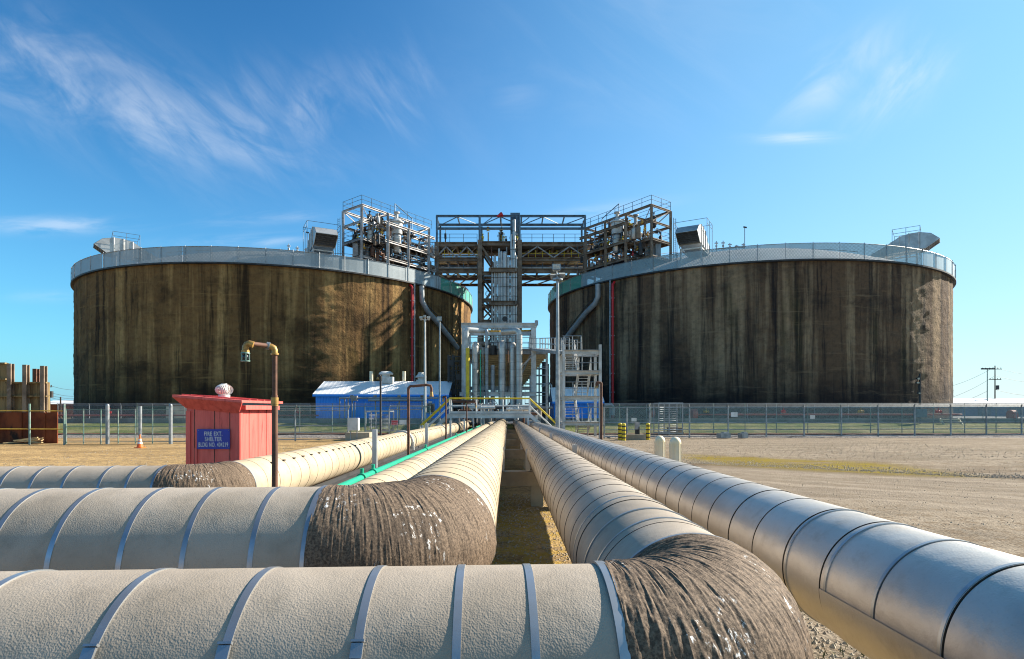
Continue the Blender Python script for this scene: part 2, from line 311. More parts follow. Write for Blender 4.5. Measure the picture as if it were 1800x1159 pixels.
# ------------------------------------------------------------------ mesh builder
def frame_of(d):
    d = d.normalized(); up = Vector((0,0,1))
    if abs(d.z) > .999: up = Vector((0,1,0))
    s = d.cross(up).normalized(); u = s.cross(d).normalized()
    return d, s, u
class MB:
    def __init__(s): s.v = []; s.f = []; s.m = []; s.uv = {}
    def add(s, vs, fs, mi=0):
        o = len(s.v); s.v += [Vector(v) for v in vs]
        for f in fs: s.f.append([o+i for i in f]); s.m.append(mi)
        return s
    def hexa(s, c8, mi=0):
        return s.add(c8, [(0,3,2,1),(4,5,6,7),(0,1,5,4),(1,2,6,5),(2,3,7,6),(3,0,4,7)], mi)
    def box(s, c, sz, rz=0, mi=0):
        c = Vector(c); m = Matrix.Rotation(rz, 3, 'Z'); a, b, h = sz[0]/2, sz[1]/2, sz[2]/2
        return s.hexa([c+m@Vector(p) for p in ((-a,-b,-h),(a,-b,-h),(a,b,-h),(-a,b,-h),(-a,-b,h),(a,-b,h),(a,b,h),(-a,b,h))], mi)
    def beam(s, p, q, w, h=None, mi=0):
        p, q = Vector(p), Vector(q); h = w if h is None else h
        d, a, u = frame_of(q-p); a = a*w/2; u = u*h/2
        return s.hexa([p-a-u, p+a-u, q+a-u, q-a-u, p-a+u, p+a+u, q+a+u, q-a+u], mi)
    def ibeam(s, p, q, w, h, t=None, mi=0):
        p, q = Vector(p), Vector(q); t = t or h*.12
        d, a, u = frame_of(q-p)
        o = u*(h/2-t/2)
        s.beam(p+o, q+o, w, t, mi); s.beam(p-o, q-o, w, t, mi)
        return s.beam(p, q, t, h-2*t-.002, mi)
    def tube(s, p, q, r, n=10, r2=None, mi=0, cap=True):
        p, q = Vector(p), Vector(q); r2 = r if r2 is None else r2
        d, a, u = frame_of(q-p)
        vs = []
        for c, rr in ((p, r), (q, r2)):
            for i in range(n): t = 2*PI*i/n; vs.append(c+a*math.cos(t)*rr+u*math.sin(t)*rr)
        fs = [(i, (i+1) % n, n+(i+1) % n, n+i) for i in range(n)]
        if cap: fs += [tuple(range(n-1,-1,-1)), tuple(range(n, 2*n))]
        return s.add(vs, fs, mi)
    def sweep(s, pts, r, n=12, mi=0, cap=True, radf=None):
        pts = [Vector(p) for p in pts]
        tang = [(pts[min(i+1,len(pts)-1)]-pts[max(i-1,0)]).normalized() for i in range(len(pts))]
        d, a, u = frame_of(tang[0]); vs = []
        for i, (p, t) in enumerate(zip(pts, tang)):
            a = (a - t*a.dot(t)).normalized(); u = a.cross(t).normalized()
            for k in range(n):
                th = 2*PI*k/n; nn = a*math.cos(th)+u*math.sin(th)
                rr = (r if not isinstance(r, (list, tuple)) else r[i])
                if radf: rr += radf(i, th, p, nn)
                vs.append(p+nn*rr)
        fs = []
        for i in range(len(pts)-1):
            for k in range(n):
                k2 = (k+1) % n; fs.append((i*n+k, (i+1)*n+k, (i+1)*n+k2, i*n+k2))
        if cap: fs += [tuple(range(n)), tuple(reversed(range((len(pts)-1)*n, len(pts)*n)))]
        return s.add(vs, fs, mi)
    def lathe(s, base, axis, prof, n=32, a0=0, a1=2*PI, ref=None, mats=None):
        """prof: list of (t along axis, radius); mats per profile span"""
        base = Vector(base); d, a, u = frame_of(Vector(axis)); full = abs(a1-a0-2*PI) < 1e-6
        cnt = n if full else n+1; vs = []
        for t, r in prof:
            for i in range(cnt):
                th = a0+(a1-a0)*i/n; vs.append(base+d*t+(a*math.cos(th)+u*math.sin(th))*r)
        o = len(s.v); s.v += vs
        for j in range(len(prof)-1):
            for i in range(n):
                i2 = (i+1) % cnt
                s.f.append([o+j*cnt+i, o+j*cnt+i2, o+(j+1)*cnt+i2, o+(j+1)*cnt+i]); s.m.append(mats[j] if mats else 0)
        return s
    def sphere(s, c, r, n=12, k=8, sz=(1,1,1), mi=0):
        c = Vector(c); vs = []; 
        for j in range(k+1):
            ph = PI*j/k
            for i in range(n):
                th = 2*PI*i/n; vs.append(c+Vector((math.sin(ph)*math.cos(th)*sz[0], math.sin(ph)*math.sin(th)*sz[1], math.cos(ph)*sz[2]))*r)
        fs = [(j*n+i, (j+1)*n+i, (j+1)*n+(i+1) % n, j*n+(i+1) % n) for j in range(k) for i in range(n)]
        return s.add(vs, fs, mi)
    def uvquad(s, vs, uvs, mi=0):
        s.add(vs, [tuple(range(len(vs)))], mi); s.uv[len(s.f)-1] = uvs; return s
    def build(s, name, mats, parent=None, smooth=False, flip=False):
        if not isinstance(mats, (list, tuple)): mats = [mats]
        if parent is not None:
            off = Vector((0,0,0)); p = parent
            while p: off += p.location; p = p.parent
        else:
            xs = [v.x for v in s.v]; ys = [v.y for v in s.v]; zs = [v.z for v in s.v]
            off = Vector(((min(xs)+max(xs))/2, (min(ys)+max(ys))/2, min(zs)))
        me = bpy.data.meshes.new(name)
        me.from_pydata([tuple(v-off) for v in s.v], [], s.f)
        for m in mats: me.materials.append(M[m] if isinstance(m, str) else m)
        me.polygons.foreach_set('material_index', s.m)
        if s.uv:
            ul = me.uv_layers.new(name='UVMap')
            for fi, uvs in s.uv.items():
                for li, uv in zip(me.polygons[fi].loop_indices, uvs): ul.data[li].uv = uv
        me.validate(); me.update()
        if smooth: 
            me.polygons.foreach_set('use_smooth', [True]*len(me.polygons))
            try: me.set_sharp_from_angle(angle=R(38))
            except Exception: pass
        o = bpy.data.objects.new(name, me); COL.objects.link(o)
        if parent is not None: o.parent = parent
        else: o.location = off
        return o
def tag(o, label=None, cat=None, group=None, kind=None):
    if label: o['label'] = label
    if cat: o['category'] = cat
    if group: o['group'] = group
    if kind: o['kind'] = kind
    return o
def thing(name, loc, label, cat, group=None):
    o = bpy.data.objects.new(name, None); COL.objects.link(o); o.location = Vector(loc); o.empty_display_size = .3
    return tag(o, label, cat, group)
def kids(o): return [c for c in o.children]
def dup(o, loc, label=None, group=None, parent=None, rz=None, scale=None):
    c = o.copy(); COL.objects.link(c)
    if parent: c.parent = parent
    if loc is not None: c.location = Vector(loc)
    if rz is not None: c.rotation_euler.z = rz
    if scale is not None: c.scale = scale
    if label: c['label'] = label
    if group: c['group'] = group
    for ch in kids(o): dup(ch, None, parent=c)
    return c
def lettering(txt, size, loc, m, parent, xs=.8, bold=.0, ext=.002, spacing=1.05, rz=0, name='lettering'):
    cu = bpy.data.curves.new('lettering', 'FONT'); cu.body = txt; cu.size = size; cu.align_x = 'CENTER'; cu.align_y = 'CENTER'
    cu.extrude = ext; cu.offset = bold; cu.space_character = spacing
    t = bpy.data.objects.new('tmp', cu); COL.objects.link(t)
    bpy.context.view_layer.update()
    me = bpy.data.meshes.new_from_object(t.evaluated_get(bpy.context.evaluated_depsgraph_get()))
    bpy.data.objects.remove(t)
    mat = Matrix.Rotation(rz, 4, 'Z') @ Matrix.Rotation(R(90), 4, 'X') @ Matrix.Diagonal((xs, 1, 1, 1))
    me.transform(mat); me.materials.clear(); me.materials.append(M[m])
    o = bpy.data.objects.new(name, me); COL.objects.link(o); o.parent = parent
    off = Vector((0,0,0)); p = parent
    while p: off += p.location; p = p.parent
    o.location = Vector(loc)-off
    return o
# ================================================================== SETTING
g = MB()
def gh(x, y):
    if y > 36 or y < 1: return 0
    return .05*noise.noise(Vector((x*.25, y*.25, 0)))+.025*noise.noise(Vector((x*1.1, y*1.1, 3)))
nx, ny = 230, 130
xs = [-40+90*i/nx for i in range(nx+1)]; ys = [1+37*(j/ny)**1.5 for j in range(ny+1)]
vs = [Vector((x, y, gh(x, y)*min(1, (x+40)/4, (50-x)/4, (38-y)/3 if y > 35 else 1))) for y in ys for x in xs]
g.add(vs, [(j*(nx+1)+i, j*(nx+1)+i+1, (j+1)*(nx+1)+i+1, (j+1)*(nx+1)+i) for j in range(ny) for i in range(nx)])
x0, x1, y0, y1 = xs[0], xs[-1], ys[0], ys[-1]; B_ = 3000
g.add([(-B_,-400,0),(B_,-400,0),(B_,y0,0),(-B_,y0,0)], [(0,1,2,3)])
g.add([(-B_,y1,0),(B_,y1,0),(B_,4000,0),(-B_,4000,0)], [(0,1,2,3)])
g.add([(-B_,y0,0),(x0,y0,0),(x0,y1,0),(-B_,y1,0)], [(0,1,2,3)])
g.add([(x1,y0,0),(B_,y0,0),(B_,y1,0),(x1,y1,0)], [(0,1,2,3)])
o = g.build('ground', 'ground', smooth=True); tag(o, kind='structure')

# grass bank and its ballast strip in front of the dike wall
def strip(name, mat, prof, xa, xb, n, rough=.0, seed=0):
    b = MB(); vs = []
    for i in range(n+1):
        x = xa+(xb-xa)*i/n
        for k, (y, z) in enumerate(prof):
            dz = rough*noise.noise(Vector((x*.7, y*1.3, seed))) if 0 < k < len(prof)-1 else 0
            vs.append((x, y+dz*2, z+dz))
    m = len(prof)
    b.add(vs, [(i*m+k, (i+1)*m+k, (i+1)*m+k+1, i*m+k+1) for i in range(n) for k in range(m-1)])
    o = b.build(name, mat, smooth=True); return tag(o, kind='structure')
strip('grass_bank', 'grass', [(48.6,-.05),(49.2,.12),(50.5,.35),(52,.62),(53.4,.82),(54.9,.9)], -75, 110, 260, .12, 3)
strip('ballast_strip', 'ballast', [(44.8,-.03),(45.4,.05),(46.5,.08),(47.6,.1),(48.3,.06),(48.7,-.04)], -75, 110, 300, .09, 8)
strip('soil_edge', 'red_kerb', [(48.35,-.03),(48.45,.16),(48.9,.2),(49.3,.1)], -75, 110, 200, .03, 9)
strip('tank_yard', 'dike', [(55.3,.6),(70,.6),(150,.6)], -75, 110, 10)

# dike wall
b = MB(); b.box((17.5,55.05,.68), (185,.3,1.36))
for i in range(37): b.box((-75+5*i+2.5,54.88,.7), (.05,.06,1.36))
o = b.build('dike_wall', 'dike'); tag(o, 'long low grey concrete dike wall behind the grass bank', 'wall')

# ================================================================== PIPELINES
DD = Vector((-.0069,1,-.0069)).normalized(); HD = Vector((-1,-.045,0)).normalized()
def jacket_mesh(start, d, length, r, spacing, n, name, mats, parent, seed=0, clasp=False, first=0):
    rnd = random.Random(seed); b = MB(); prof = []; ms = []; t = 0.0
    while t < length:
        s = spacing*rnd.uniform(.92, 1.08); j = rnd.uniform(-.0022,.0003)
        w_ = .006+.0006*max(0, t); prof += [(t, r+.003+j), (t+s-w_, r+j), (t+s-w_+.0005, r-.006), (t+s, r-.006)]; ms += [0,1,1,1]  # groove faces get the dark colour as painted occlusion shade
        if clasp and t > .3:
            th = R(50); d_, a_, u_ = frame_of(d); c = Vector(start)+d_*(t+s)+(a_*math.cos(th)+u_*math.sin(th))*(r+.006)
            b.box(c, (.04,.06,.02), mi=1)
        t += s
    prof.append((t, r)); ms.append(0)
    b.lathe(start, d, prof, n, mats=ms[:len(prof)-1])
    # closed ends
    return b.build(name, mats, parent, smooth=True), t
def strap_mesh(c, d, r, w, n=64): 
    b = MB(); b.lathe(Vector(c)-d*w/2, d, [(0,r-.004),(0,r+.005),(w,r+.005),(w,r-.004)], n); return b
def pipeline(label, a, bb, r, zc, Rb, strap_x, zend, spacing, jm_h, jm_d, xleft, seed, wrap_r=.022, strapw=.025, buckle=None, near_straps=(), clasp=False, wrap_mat='mastic'):
    def P(z): return Vector((a-.0069*z, z, HC-bb-.0069*z))
    C0 = P(zc); T1 = C0+HD*Rb; T2 = C0+DD*Rb; O = C0+(HD+DD)*Rb
    t = thing('insulated_pipeline', (C0.x, C0.y, C0.z-r), label, 'pipeline', 'insulated pipelines running to the manifold')
    o, _ = jacket_mesh(T1, HD, (T1.x-xleft), r, 3.0, 96, 'jacket', [jm_h, 'seam'], t, seed)
    tag(o, 'grey embossed jacket with steel straps')
    jacket_mesh(T2, DD, (zend-T2.y), r, spacing, 72, 'jacket', [jm_d, 'seam'], t, seed+1, clasp)
    # wrinkled mastic elbow
    rings, n = 300, 210; pts = []
    ext = .05
    for i in range(rings+1):
        ph = (i/rings)*(PI/2+2*ext)-ext
        if ph < 0: pts.append(T1+HD*(-ph*Rb))
        elif ph > PI/2: pts.append(T2+DD*((ph-PI/2)*Rb))
        else: pts.append(O-DD*Rb*math.cos(ph)-HD*Rb*math.sin(ph))
    def rf(i, th, p, nn):
        s = i/rings; e = min(1, i/5, (rings-i)/5)
        L_ = s*PI/2*(Rb+r)
        w1 = noise.noise(Vector((L_*22+1.2*math.sin(th*2+seed), th*1.3, seed)))
        w2 = noise.noise(Vector((L_*46+.6*math.sin(th*3+L_*4), th*1.1, seed+9)))
        w3 = noise.fractal(Vector((L_*7, th*3.2, seed+5)), .8, 2.2, 4)
        w4 = noise.noise(Vector((L_*110, th*3.4, seed+2)))
        return wrap_r*.5*e+ .0036*(1-abs(w1)*2)*e + .003*w2 + .0045*w3*e + .0032*w4
    b = MB(); b.sweep(pts, r, n, radf=rf); b.build('elbow_wrap', wrap_mat, t, smooth=True)
    for i, px in enumerate(strap_x):
        c = T1+HD*((T1.x-px)/-HD.x)
        st = strap_mesh(c, HD, r, strapw, 96).build('strap', 'strap', t, smooth=True)
        if buckle and i in buckle:
            th = R(180-37); d_, a_, u_ = frame_of(HD); nn = (a_*math.cos(th)+u_*math.sin(th)); tt = (-a_*math.sin(th)+u_*math.cos(th))
            cc = c+nn*(r+.012); q = MB(); q.beam(cc-tt*.022, cc+tt*.02, .034, .01); q.beam(cc+tt*.024, cc+tt*.031, .04, .016); q.beam(cc-tt*.032, cc-tt*.025, .038, .016)
            q.build('buckle', 'strap', st)
    strap_mesh(T1+HD*.02, HD, r+.007, strapw*1.25, 96).build('strap', 'strap', t, smooth=True)
    strap_mesh(T2+DD*.03, DD, r+.01, strapw*.8, 96).build('strap', 'strap', t, smooth=True)
    for z in near_straps: strap_mesh(P(z), DD, r, strapw*.7, 72).build('strap', 'strap', t, smooth=True)
    return t, P
pD, PD = pipeline('grey insulated pipe nearest the camera, turning at a brown wrapped elbow at the bottom right', .80, .91, .378, 2.02, .455, [-1.62,-1.20,-.83,-.457,-.174,.055], 58, .38, 'jk_grey', 'jk_grey', -3.4, 11, buckle=(1,2,3), near_straps=(2.95,3.25,3.72))
pC, PC = pipeline('thick insulated pipe second from the camera with a wrinkled brown elbow at its centre', -.55, .91, .45, 3.62, .56, [-3.1,-2.82,-2.5,-2.13,-1.8,-1.44], 58, .4, 'jk_grey', 'jk_tan', -6, 23, strapw=.028)
pA, PA = pipeline('farthest left insulated pipe with a flaking elbow beside the red shelter', -3.67, .99, .35, 7.12, .48, [-6.3,-5.94,-5.6,-5.24,-4.83,-4.52], 60, .42, 'jk_grey', 'jk_tan', -16, 37, clasp=True, strapw=.028)
# left inner pipe (B) and the silver pipe (E): no bend in view
def straight_pipe(label, a, bb, r, z0, z1, spacing, jm, seed, near=(), n=72):
    def P(z): return Vector((a-.0069*z, z, HC-bb-.0069*z))
    t = thing('insulated_pipeline', P(z0)-Vector((0,0,r)), label, 'pipeline', 'insulated pipelines running to the manifold')
    jacket_mesh(P(z0), DD, z1-z0, r, spacing, n, 'jacket', [jm, 'seam'], t, seed)
    b = MB(); b.lathe(P(z0), DD, [(0,.001),(0,r)], n); b.build('end_cap', jm, t)
    for z, w in near: strap_mesh(P(z), DD, r, w, 96).build('strap', 'strap', t, smooth=True)
    return t, P
pB, PB = straight_pipe('tan insulated pipe beside the thin green pipe, half hidden by a thicker pipe', -1.47, 1.0, .30, 4.6, 58, .42, 'jk_tan', 41, [(9.0,.05),(12.5,.07),(19,.05)])
pE, PE = straight_pipe('shiny silver jacketed pipe running down the right side without a bend', 1.97, .91, .344, -2.5, 58, .42, 'jk_silver', 53, [(2.19,.018),(2.59,.018),(2.98,.018),(3.4,.014),(1.75,.018)], 128)
b = MB(); b.lathe(PE(1.3), DD, [(0,.344),(0,.352),(1.72,.352),(1.72,.344)], 40, a0=R(180), a1=R(245)); o = b.build('lap_panel', 'jk_silver', pE, smooth=True)
# frames hooping the far left pipe and tan pipe
for P, r, zz, par in ((PA,.35,20,pA),(PA,.35,31,pA)):
    b = MB(); c = P(zz); b.lathe(c-DD*.05, DD, [(0,r+.01),(0,r+.06),(.1,r+.06),(.1,r+.01)], 40); b.box((c.x+r+.05, c.y, c.z-.35), (.07,.1,.75)); b.build('hoop_bracket', 'white_steel', par, smooth=True)

# thin green pipe
gp = thing('green_pipe', (-2.35,6,1.1), 'thin bright green pipe lying between the two left tan pipes', 'pipe')
def PG(z): return Vector((-2.42-.0069*z, z, HC-1.07-.0069*z))
b = MB(); b.tube(PG(5), PG(57), .06, 16); b.build('tube', 'green_pipe', gp, smooth=True)
for z in (9.6,10.4,17,27): b = MB(); b.tube(PG(z)-DD*.06, PG(z)+DD*.06, .085, 16); b.tube(PG(z), PG(z)+Vector((0,0,.16)), .035, 10); b.build('coupling', 'green_pipe', gp, smooth=True)
b = MB(); rnd = random.Random(5)
for i in range(230):
    z = 6+22*rnd.random()**1.5; p = PG(z)+Vector((.12+rnd.uniform(-.03,.05), 0, -.1+rnd.uniform(-.02,.03))); b.sphere(p, rnd.uniform(.02,.06), 6, 4, (1,2.2,.5))
o = b.build('flaking_residue', 'ice'); tag(o, 'white flaky residue along the right side of the green pipe', 'residue', kind='stuff')
b = MB(); b.box((-2.95,20,.78), (.95,27,.05)); b.box((-2.45,20,.82), (.06,27,.1)); b.box((-3.42,20,.82),(.06,27,.1))
o = b.build('cable_tray', 'dark_steel'); tag(o, 'dark flat cable tray lying between far left pipe and green pipe', 'tray')

# supports
def support(z, xa, xb, posts):
    zt = HC-1.31-.0069*z
    t = thing('pipe_support', ((xa+xb)/2, z, 0), None, 'pipe support', 'concrete cross beams under the pipes')
    b = MB(); b.box(((xa+xb)/2, z, zt-.17), (xb-xa,.35,.32)); b.build('cross_beam', 'concrete', t)
    for x in (xa+.4, (xa*.62+xb*.38), (xa*.3+xb*.7), xb-.4):
        b = MB(); b.box((x, z, (zt-.33)/2), (.28,.28,zt-.33)); b.build('leg', 'concrete', t)
    for x, h in posts:
        b = MB(); b.ibeam((x, z-.1, zt), (x, z-.1, zt+h), .1, .1, .015); b.build('guide_post', 'white_steel', t)
    return t
for i, (z, lb) in enumerate(((13.3,'nearest concrete cross beam seen in the gap between the middle pipes'),(21.3,'second concrete cross beam seen in the gap between the middle pipes'),(29.5,'third concrete cross beam under the pipes, further back'),(38,'fourth cross beam under the pipes, just before the walkway'),(47,'farthest cross beam under the pipes, behind the walkway'))):
    support(z, -4.4, 2.7, [(-3.12,.95),(-.13-.0069*z,.55),(.36,.5),(1.42,.6)])['label'] = lb
support(5.6, -6.9, -1.6, [])['label'] = 'cross beam hidden below the bent pipes at the front'
t = thing('pipe_support', (-2.6,2,0), 'low cross beam hidden under the front pipe', 'pipe support', 'concrete cross beams under the pipes')
b = MB(); b.box((-2.6,2.5,.72), (.35,3.2,.28)); b.build('cross_beam', 'concrete', t)
for y in (1.2,3.8): b = MB(); b.box((-2.6,y,.29), (.28,.28,.58)); b.build('leg', 'concrete', t)

# stray stones
b = MB(); rnd = random.Random(3)
def stone(x, y, s):
    z = gh(x, y)
    vs = [Vector((x,y,z))+Vector((rnd.uniform(.6,1)*s*dx, rnd.uniform(.6,1)*s*dy, s*dz*rnd.uniform(.5,.9))) for dx, dy, dz in ((1,0,0),(0,1,0),(-1,0,0),(0,-1,0),(.1,.1,1),(0,0,-.4))]
    b.add(vs, [(0,1,4),(1,2,4),(2,3,4),(3,0,4)])
for _ in range(4200): stone(rnd.uniform(-.9,1.9), rnd.uniform(6.5,15), rnd.uniform(.008,.03))
for _ in range(3200): stone(rnd.uniform(2,5.5), rnd.uniform(4,9), rnd.uniform(.01,.04))
for _ in range(2200): stone(rnd.uniform(3.5,24), 11+rnd.random()**2*26, rnd.uniform(.008,.028))
for _ in range(3800):
    x = rnd.uniform(5,19); y = 28.4-.62*x+abs(rnd.gauss(0,1.2))-.3
    stone(x, y, rnd.uniform(.012,.045))
for _ in range(2500): stone(rnd.uniform(5,26), rnd.uniform(26,43), rnd.uniform(.02,.05))
for _ in range(1500): stone(rnd.uniform(-22,-4), rnd.uniform(12,36), rnd.uniform(.015,.05))
o = b.build('loose_stones', 'stone'); tag(o, 'small loose stones scattered over the dirt', 'stones', kind='stuff')
b = MB()
for _ in range(2600):
    x, y = rnd.uniform(2.2,5.2), rnd.uniform(4.3,8.2)
    if noise.noise(Vector((x*.9,y*.9,7))) < -.05: continue
    an = rnd.uniform(0,2*PI); h = rnd.uniform(.03,.1); w = .006; dx, dy = math.cos(an), math.sin(an); z = gh(x,y)
    b.add([(x-dx*w,y-dy*w,z),(x+dx*w,y+dy*w,z),(x+rnd.uniform(-.05,.05),y+rnd.uniform(-.05,.05),z+h)], [(0,1,2)])
o = b.build('weeds', 'grass'); tag(o, 'thin weeds in the gravel beside the silver pipe', 'weeds', kind='stuff')

# ================================================================== TANKS
TL = Vector((-36.9,98.3,0)); TR = Vector((36.2,96.9,0)); RT = 29.8; HT = 19.4
def tank(Cn, label, wm, green_from, green_to, scr, seed):
    t = thing('storage_tank', Cn, label, 'storage tank', 'storage tanks')
    b = MB(); n = 360; rows = 90; vs = []
    for j in range(rows+1):
        z = HT*j/rows
        for i in range(n):
            th = 2*PI*i/n
            d = .08*noise.fractal(Vector((th*RT*.9, z*1.2, seed)), .8, 2.1, 4)+.05*noise.noise(Vector((th*RT*.22, z*.3, seed+3)))
            vs.append(Cn+Vector((math.cos(th)*(RT+d), math.sin(th)*(RT+d), z)))
    b.add(vs, [(j*n+i, j*n+(i+1) % n, (j+1)*n+(i+1) % n, (j+1)*n+i) for j in range(rows) for i in range(n)])
    b.build('wall', wm, t, smooth=True)
    b = MB(); b.lathe(Cn+Vector((0,0,HT)), (0,0,1), [(-.02,RT-.5),(-.02,RT+.38),(.16,RT+.38),(.16,RT-2)], 180); b.build('rim_flange', 'dark_steel', t)
    # dome
    rise = 7.3; Rs = (RT**2+rise**2)/(2*rise); prof = []
    for k in range(25):
        rr = RT*(1-k/24); prof.append((math.sqrt(Rs*Rs-rr*rr)-(Rs-rise), max(rr,.001)))
    b = MB(); b.lathe(Cn+Vector((0,0,HT)), (0,0,1), prof, 120); b.build('dome_roof', 'dome', t, smooth=True)
    def dz(x, y): rr = min(math.hypot(x-Cn.x, y-Cn.y), RT); return HT+math.sqrt(Rs*Rs-rr*rr)-(Rs-rise)
    # wind screen round the rim: one mesh per colour
    for nm, mat, a0, a1 in (('wind_screen', scr, green_to, green_from+2*PI), ('green_wind_screen', 'screen_green', green_from, green_to)):
        b = MB(); k = max(2, int((a1-a0)*RT/1.0)); rr = RT+.25
        for i in range(k):
            p, q = a0+(a1-a0)*i/k, a0+(a1-a0)*(i+1)/k
            j = .04*((int(i/3)) % 2)
            A = Cn+Vector((math.cos(p)*(rr+j), math.sin(p)*(rr+j), HT+.16)); Bq = Cn+Vector((math.cos(q)*(rr+j), math.sin(q)*(rr+j), HT+.16)); hh = Vector((0,0,1.82))
            b.uvquad([A, Bq, Bq+hh, A+hh], [(p*RT,0),(q*RT,0),(q*RT,1.82),(p*RT,1.82)])
        b.build(nm, mat, t)
    k = 62; post = None
    for i in range(k):
        p = 2*PI*i/k; c = Cn+Vector((math.cos(p)*(RT+.33), math.sin(p)*(RT+.33), HT+.1))
        if post is None: b = MB(); b.tube(c, c+Vector((0,0,2.0)), .04, 6); post = b.build('screen_post', 'galv', t); c0 = c
        else: q = post.copy(); COL.objects.link(q); q.parent = t; q.location = c-c0
    b = MB(); b.sweep([Cn+Vector((math.cos(2*PI*i/120)*(RT+.3), math.sin(2*PI*i/120)*(RT+.3), HT+1.98)) for i in range(121)], .035, 6, cap=False); b.build('top_rail', 'galv', t)
    return t, dz
tkL, dzL = tank(TL, 'big round brown stained storage tank on the left', 'tankL', R(-28), R(35), 'screen', 1.7)
tkR, dzR = tank(TR, 'big round dark stained storage tank on the right', 'tankR', R(-215), R(-151), 'screenR', 8.3)

# ---- roof furniture of the tanks
def gooseneck(Cn, dz, ang, label, rad=21.7, up=2.1):
    """duct lying radially on the roof, its hood bent down over the rim"""
    o_ = Vector((math.cos(ang), math.sin(ang), 0)); s_ = Vector((-math.sin(ang), math.cos(ang), 0)); base = Cn+o_*rad; z0 = HT+up
    t = thing('roof_vent_duct', (base.x, base.y, z0), label, 'roof vent', 'gooseneck vent ducts on the tank roofs')
    def P(r_, s, z): return Cn+o_*(rad+r_)+s_*s+Vector((0,0,z0+z))
    w = 1.35; b = MB()
    def sect(r_, z0_, z1_): return [P(r_,-w,z0_), P(r_,w,z0_), P(r_,w,z1_), P(r_,-w,z1_)]
    prof = [(0,-.4,.4),(1.2,-.1,1.0),(2.4,.1,1.7),(3.4,.2,2.35),(4.6,.25,2.6),(5.7,.3,2.6)]
    for (ra,a0,a1),(rb,b0,b1) in zip(prof[:-1], prof[1:]):
        A, Bq = sect(ra,a0,a1), sect(rb,b0,b1); b.hexa([A[0],A[1],Bq[1],Bq[0],A[3],A[2],Bq[2],Bq[3]])
    b.build('duct_body', 'louvre', t)
    for i, r_ in enumerate((1.2,2.4,3.4,4.5,5.65)):
        hh = [1.0,1.7,2.35,2.58,2.6][i]; q = MB()
        for s in (-w-.04, w+.04): q.beam(P(r_,s,0), P(r_,s,hh), .07, .12)
        q.beam(P(r_,-w-.08,hh+.03), P(r_,w+.08,hh+.03), .1, .07); q.build('stiffener', 'white_steel', t)
    q = MB() # hood shell: open towards ground and out
    pts = [(5.7,2.6),(7.0,2.25),(8.0,1.35)]; 
    for (ra,za),(rb,zb) in zip(pts[:-1], pts[1:]): q.hexa([P(ra,-w,za-.06),P(ra,w,za-.06),P(rb,w,zb-.06),P(rb,-w,zb-.06),P(ra,-w,za),P(ra,w,za),P(rb,w,zb),P(rb,-w,zb)])
    for s in (-w, w-.05):
        A = [P(5.7,s,.3),P(6.4,s,.25),P(8.0,s,1.35),P(7.0,s,2.25),P(5.7,s,2.54)]; B2 = [p+s_*.05 for p in A]
        q.add(A+B2, [(0,1,2,3,4),(9,8,7,6,5)]+[(i,(i+1)%5,5+(i+1)%5,5+i) for i in range(5)])
    q.build('hood', 'louvre', t)
    q = MB(); q.hexa([P(6.3,-w+.06,.3),P(6.3,w-.06,.3),P(7.8,w-.06,1.35),P(7.8,-w+.06,1.35),P(6.2,-w+.06,.45),P(6.2,w-.06,.45),P(7.6,w-.06,1.5),P(7.6,-w+.06,1.5)])
    for k in range(5): f_ = .15+k*.17; q.beam(P(6.32+1.5*f_,-w+.05,.27+1.05*f_), P(6.32+1.5*f_,w-.05,.27+1.05*f_), .05, .07)
    q.build('louvre', 'dark_steel', t)
    q = MB()
    for r_ in (1.5,5.4):
        for s in (-w+.1, w-.1):
            c = P(r_, s, 0); q.beam(c, Vector((c.x,c.y,dz(c.x,c.y)-.1)), .14)
    q.beam(P(5.4,-w+.1,-.15), P(5.4,w-.1,-.15), .14); q.beam(P(1.5,-w+.1,-.05), P(5.4,-w+.1,-.15), .12); q.beam(P(1.5,w-.1,-.05), P(5.4,w-.1,-.15), .12)
    q.build('stand', 'white_steel', t)
    q = MB()
    for s in (-w-.7, w+.7):
        for r_ in (2.6,4.2,5.8): q.tube(P(r_,s,-1.5), P(r_,s,3.3), .035, 6)
        for z in (2.7,3.3): q.tube(P(2.6,s,z), P(5.8,s,z), .03, 6)
    q.tube(P(5.8,-w-.7,3.3), P(5.8,w+.7,3.3), .03, 6); q.tube(P(2.6,-w-.7,3.3), P(2.6,w+.7,3.3), .03, 6)
    q.build('guard_rail', 'blue_steel', t)
    return t
gooseneck(TL, dzL, R(-143), 'hooded vent duct at the outer left edge of the left tank roof', up=4.5, rad=19.6)
gooseneck(TL, dzL, R(-62), 'hooded vent duct facing the camera on the left tank roof beside the pipe tower', up=3.3)
gooseneck(TL, dzL, R(14), 'hooded vent duct at the far inner edge of the left tank, peeping over the rim', up=2.9)
gooseneck(TR, dzR, R(-37), 'hooded vent duct at the outer right edge of the right tank roof', up=4.7, rad=20.4)
gooseneck(TR, dzR, R(-120), 'hooded vent duct facing the camera on the right tank roof beside the pipe tower', up=3.3)
gooseneck(TR, dzR, R(166), 'hooded vent duct at the far inner edge of the right tank, left of its rim', up=2.9)

